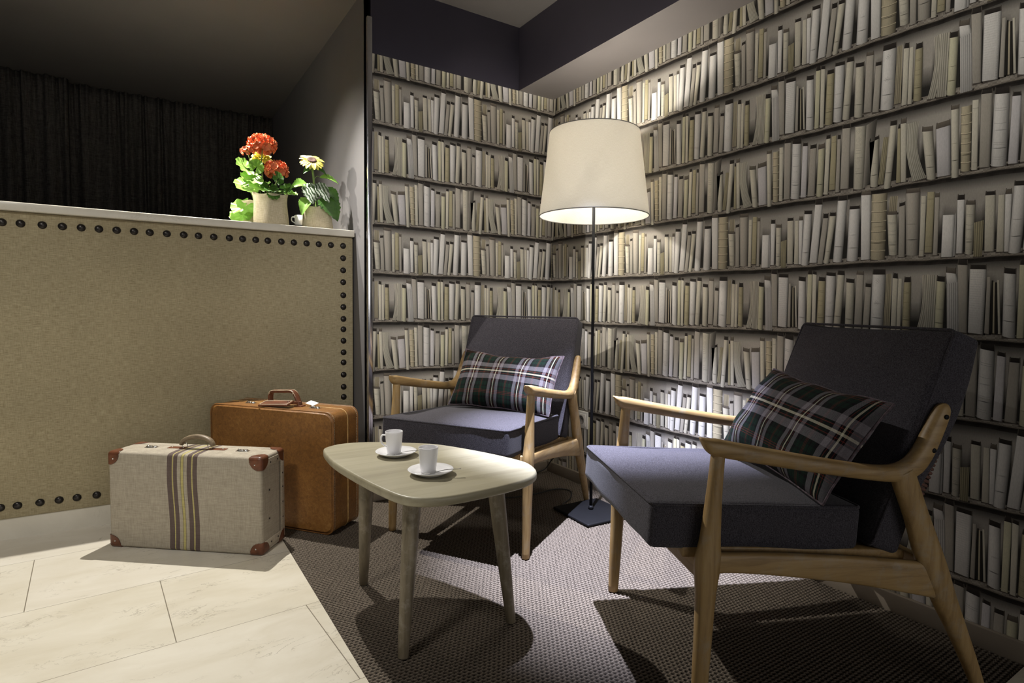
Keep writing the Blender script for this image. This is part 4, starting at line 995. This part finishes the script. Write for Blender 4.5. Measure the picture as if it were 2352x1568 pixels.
def daisy(parent,c,R,normal,petals,eye,seed,layers=1,tight=False):
    rr=random.Random(seed); mt=aim(c,Vector(normal).orthogonal(),normal); g=B()
    for l in range(layers):
        for k in range(petals):
            a=2*PI*(k+.5*l+.2*rr.random())/petals; Lp=R*(1-.16*l)*(.92+.12*rr.random()); V=[];F=[]
            dr=.18+.2*rr.random() if not tight else .35-.3*l
            for u in range(7):
                t=u/6; w=R*.20*(math.sin(PI*(.10+.86*t))**.7)
                for v in range(4):
                    s=v/3*2-1; V.append((w*s,R*.22+(Lp-R*.22)*t,R*(.14*t-dr*t*t*1.2)+.25*w*s*s+.004*l))
            for u in range(6):
                for v in range(3): F.append((u*4+v,u*4+v+1,u*4+v+5,u*4+v+4))
            g.add(xf((V,F),mt@Matrix.Rotation(a,4,'Z')))
    h=g.ob('flower_head',M['petal_yellow'],parent)
    if eye: mesh_ob('flower_eye',*xf(lathe([(R*.36,0),(R*.37,.003),(R*.33,.0075),(R*.20,.0070),(R*.10,.0045),(.0001,.004)],26),mt),M['daisy_eye'],h)
    mesh_ob('calyx',*xf(lathe([(R*.30,-.001),(R*.26,-.008),(R*.10,-.016),(.003,-.022)],16),mt),M['leaf_dark'],h)
    return h
def geranium():
    t=thing('potted_geranium','red geranium with two flower heads in a large burlap sack pot on the counter','plant',(.495,2.755,ZK))
    sack(t,.072,.137,3,1.0)
    stems(t,[((-.02,0,.12),(-.034,0,.25),(-.030,.0,.338),.0022),((.012,-.01,.12),(.022,-.015,.19),(.026,-.016,.235),.0024),((-.03,.01,.12),(-.07,0,.24),(-.088,0,.305),.0018)])
    geranium_head(t,(-.030,0,.351),.050,1,60,.72); geranium_head(t,(.024,-.016,.247),.043,2,50,.80); geranium_head(t,(-.092,0,.314),.025,4,16,.8)
    rt=(0,0,.125)
    foliage(t,[((-.082,-.02,.232),(-.85,-.30,.25),(-.15,-.75,.65),.086,.098,'round',.12,.1,1,rt),((-.062,-.035,.195),(-.7,-.5,-.2),(-.2,-.75,.6),.084,.096,'round',.1,.2,2,rt),
      ((-.045,-.045,.165),(-.55,-.6,-.3),(-.1,-.8,.6),.078,.086,'round',.1,.2,3,rt),((-.06,.0,.24),(.2,-.3,.6),(.0,-.8,.6),.058,.066,'round',.1,.1,4,rt),
      ((-.075,.02,.175),(-.85,-.2,-.1),(-.3,-.65,.7),.086,.094,'round',.12,.2,8,rt),((-.05,.045,.20),(-.5,.5,.4),(-.2,-.4,.9),.08,.088,'round',.12,.2,9,rt)],'leaf')
    foliage(t,[((-.012,-.050,.170),(-.15,-.6,-.5),(.0,-.85,.5),.068,.076,'round',.1,.1,5,rt),((.022,-.045,.196),(.2,-.5,.45),(.1,-.8,.55),.052,.06,'round',.1,.1,6,rt),((.000,-.062,.135),(.05,-.6,-.75),(0,-.9,.25),.046,.052,'round',.08,.1,7,rt),
      ((.050,-.01,.165),(.75,-.3,.3),(.1,-.65,.75),.060,.066,'round',.12,.2,10,rt),((.045,-.045,.150),(.6,-.6,.0),(.1,-.7,.7),.05,.056,'round',.12,.2,11,rt)],'leaf_dark')
    foliage(t,[((.066,-.015,.150),(.9,-.25,-.05),(.05,-.4,.9),.058,.066,'round',.14,.25,12,rt),((.055,.03,.155),(.7,.5,.2),(.1,-.3,.95),.055,.062,'round',.12,.2,13,rt)],'leaf')
geranium()
def yellow_pot():
    t=thing('potted_yellow_flower','yellow flower in a burlap pot half hidden behind the red geranium','plant',(.452,2.885,ZK))
    sack(t,.060,.118,9,.3); rt=(0,0,.10)
    stems(t,[((0,0,.10),(.012,0,.22),(.022,-.01,.308),.0034)])
    daisy(t,(.027,-.012,.322),.052,(-.1,-.42,.90),22,False,5,3,True)
    foliage(t,[((-.030,-.040,.110),(-.55,-.60,-.55),(-.45,-.75,.5),.118,.122,'round',.05,.35,21,rt),((-.045,-.03,.075),(-.45,-.62,-.65),(-.5,-.78,.4),.104,.11,'round',.05,.3,22,rt),((-.02,-.02,.16),(-.5,-.6,.1),(-.4,-.6,.7),.09,.09,'round',.1,.25,23,rt),((.02,0,.19),(.3,-.6,.2),(.1,-.6,.8),.08,.07,'round',.1,.25,24,rt)],'leaf')
yellow_pot()
def daisy_pot():
    t=thing('potted_yellow_daisy','yellow daisy with dark centre in the small burlap pot nearest the grey wall','plant',(.695,2.745,ZK))
    sack(t,.066,.098,12,.7); rt=(0,0,.085)
    stems(t,[((0,0,.085),(-.012,-.005,.19),(-.024,-.012,.290),.0050)])
    daisy(t,(-.026,-.018,.309),.056,(-.10,-.72,.69),19,True,6,1)
    foliage(t,[((-.048,-.01,.205),(-.80,-.35,-.15),(-.1,-.75,.65),.078,.064,'heart',.16,.35,31,(-.012,0,.175)),((.010,-.012,.240),(.85,-.25,-.02),(0,-.6,.8),.084,.050,'heart',.16,.3,32,(-.015,0,.225)),((-.050,-.035,.140),(-.35,-.35,-.75),(-.4,-.85,.3),.098,.062,'heart',.12,.15,36,rt)],'leaf')
    foliage(t,[((-.030,-.016,.275),(-.6,-.5,-.35),(0,-.7,.7),.055,.036,'heart',.15,.3,41,None),((-.012,-.014,.278),(.75,-.3,-.25),(0,-.7,.7),.058,.036,'heart',.15,.3,42,None)],'leaf_dark')
    foliage(t,[((-.036,-.035,.205),(-.02,-.45,-.80),(.0,-.9,.45),.108,.088,'heart',-.10,.15,33,(-.01,0,.16)),((.000,-.038,.212),(.30,-.40,-.70),(.15,-.9,.4),.105,.074,'heart',-.10,.15,37,(-.01,0,.16))],'leaf_silver')
    foliage(t,[((.020,-.042,.150),(.42,-.35,-.80),(.2,-.9,.35),.128,.120,'heart',.06,.12,34,rt),((.035,-.01,.200),(.45,-.35,-.55),(.3,-.85,.5),.10,.078,'heart',.1,.2,35,rt),((.0,.03,.20),(.6,.3,.2),(.1,-.3,.9),.07,.05,'heart',.1,.3,38,rt)],'leaf_dark')
m=leafmat('silvery_leaf',(0.05,0.10,0.04),(0.20,0.27,0.15),(0.3,0.5,0.2)); nt=m.node_tree; p=nt.nodes['Principled BSDF']
wv=N(nt,'ShaderNodeTexWave'); L(nt,coords(nt,'Object',(1,1,1),(0.5,0.3,0.6)),wv.inputs[0]); wv.inputs['Scale'].default_value=26; wv.inputs['Distortion'].default_value=5; wv.inputs['Detail'].default_value=2; wv.inputs['Detail Scale'].default_value=2
r=ramp(nt,[(0.35,(0.045,0.085,0.035)),(0.62,(0.60,0.65,0.56))]); L(nt,wv.outputs['Fac'],r.inputs[0]); L(nt,r.outputs[0],p.inputs['Base Color']); M['leaf_silver']=m
daisy_pot()
o=thing('cup','small white handled cup on the black box between the two burlap pots','cup',(.632,2.815,ZK+.0235),PI*.97)
mesh_ob('body',*lathe([(.0001,.003),(.018,.0),(.021,.004),(.022,.046),(.0208,.0465),(.019,.006),(.0001,.005)],36,closed=False),M['ceramic'],o)
mesh_ob('handle',*sweep(smoothpath([(.0212,0,.038),(.033,0,.036),(.034,0,.020),(.0212,0,.011)],4),[(.004,.0025)]*13,side=(0,1,0),n=8),M['ceramic'],o)
o=mesh_ob('black_box',*rbox(.085,.070,.022,.004,2,1,center=(.618,2.812,ZK+.0115)),M['black_metal']); tag(o,'small black box lying between the two burlap pots on the counter','box')
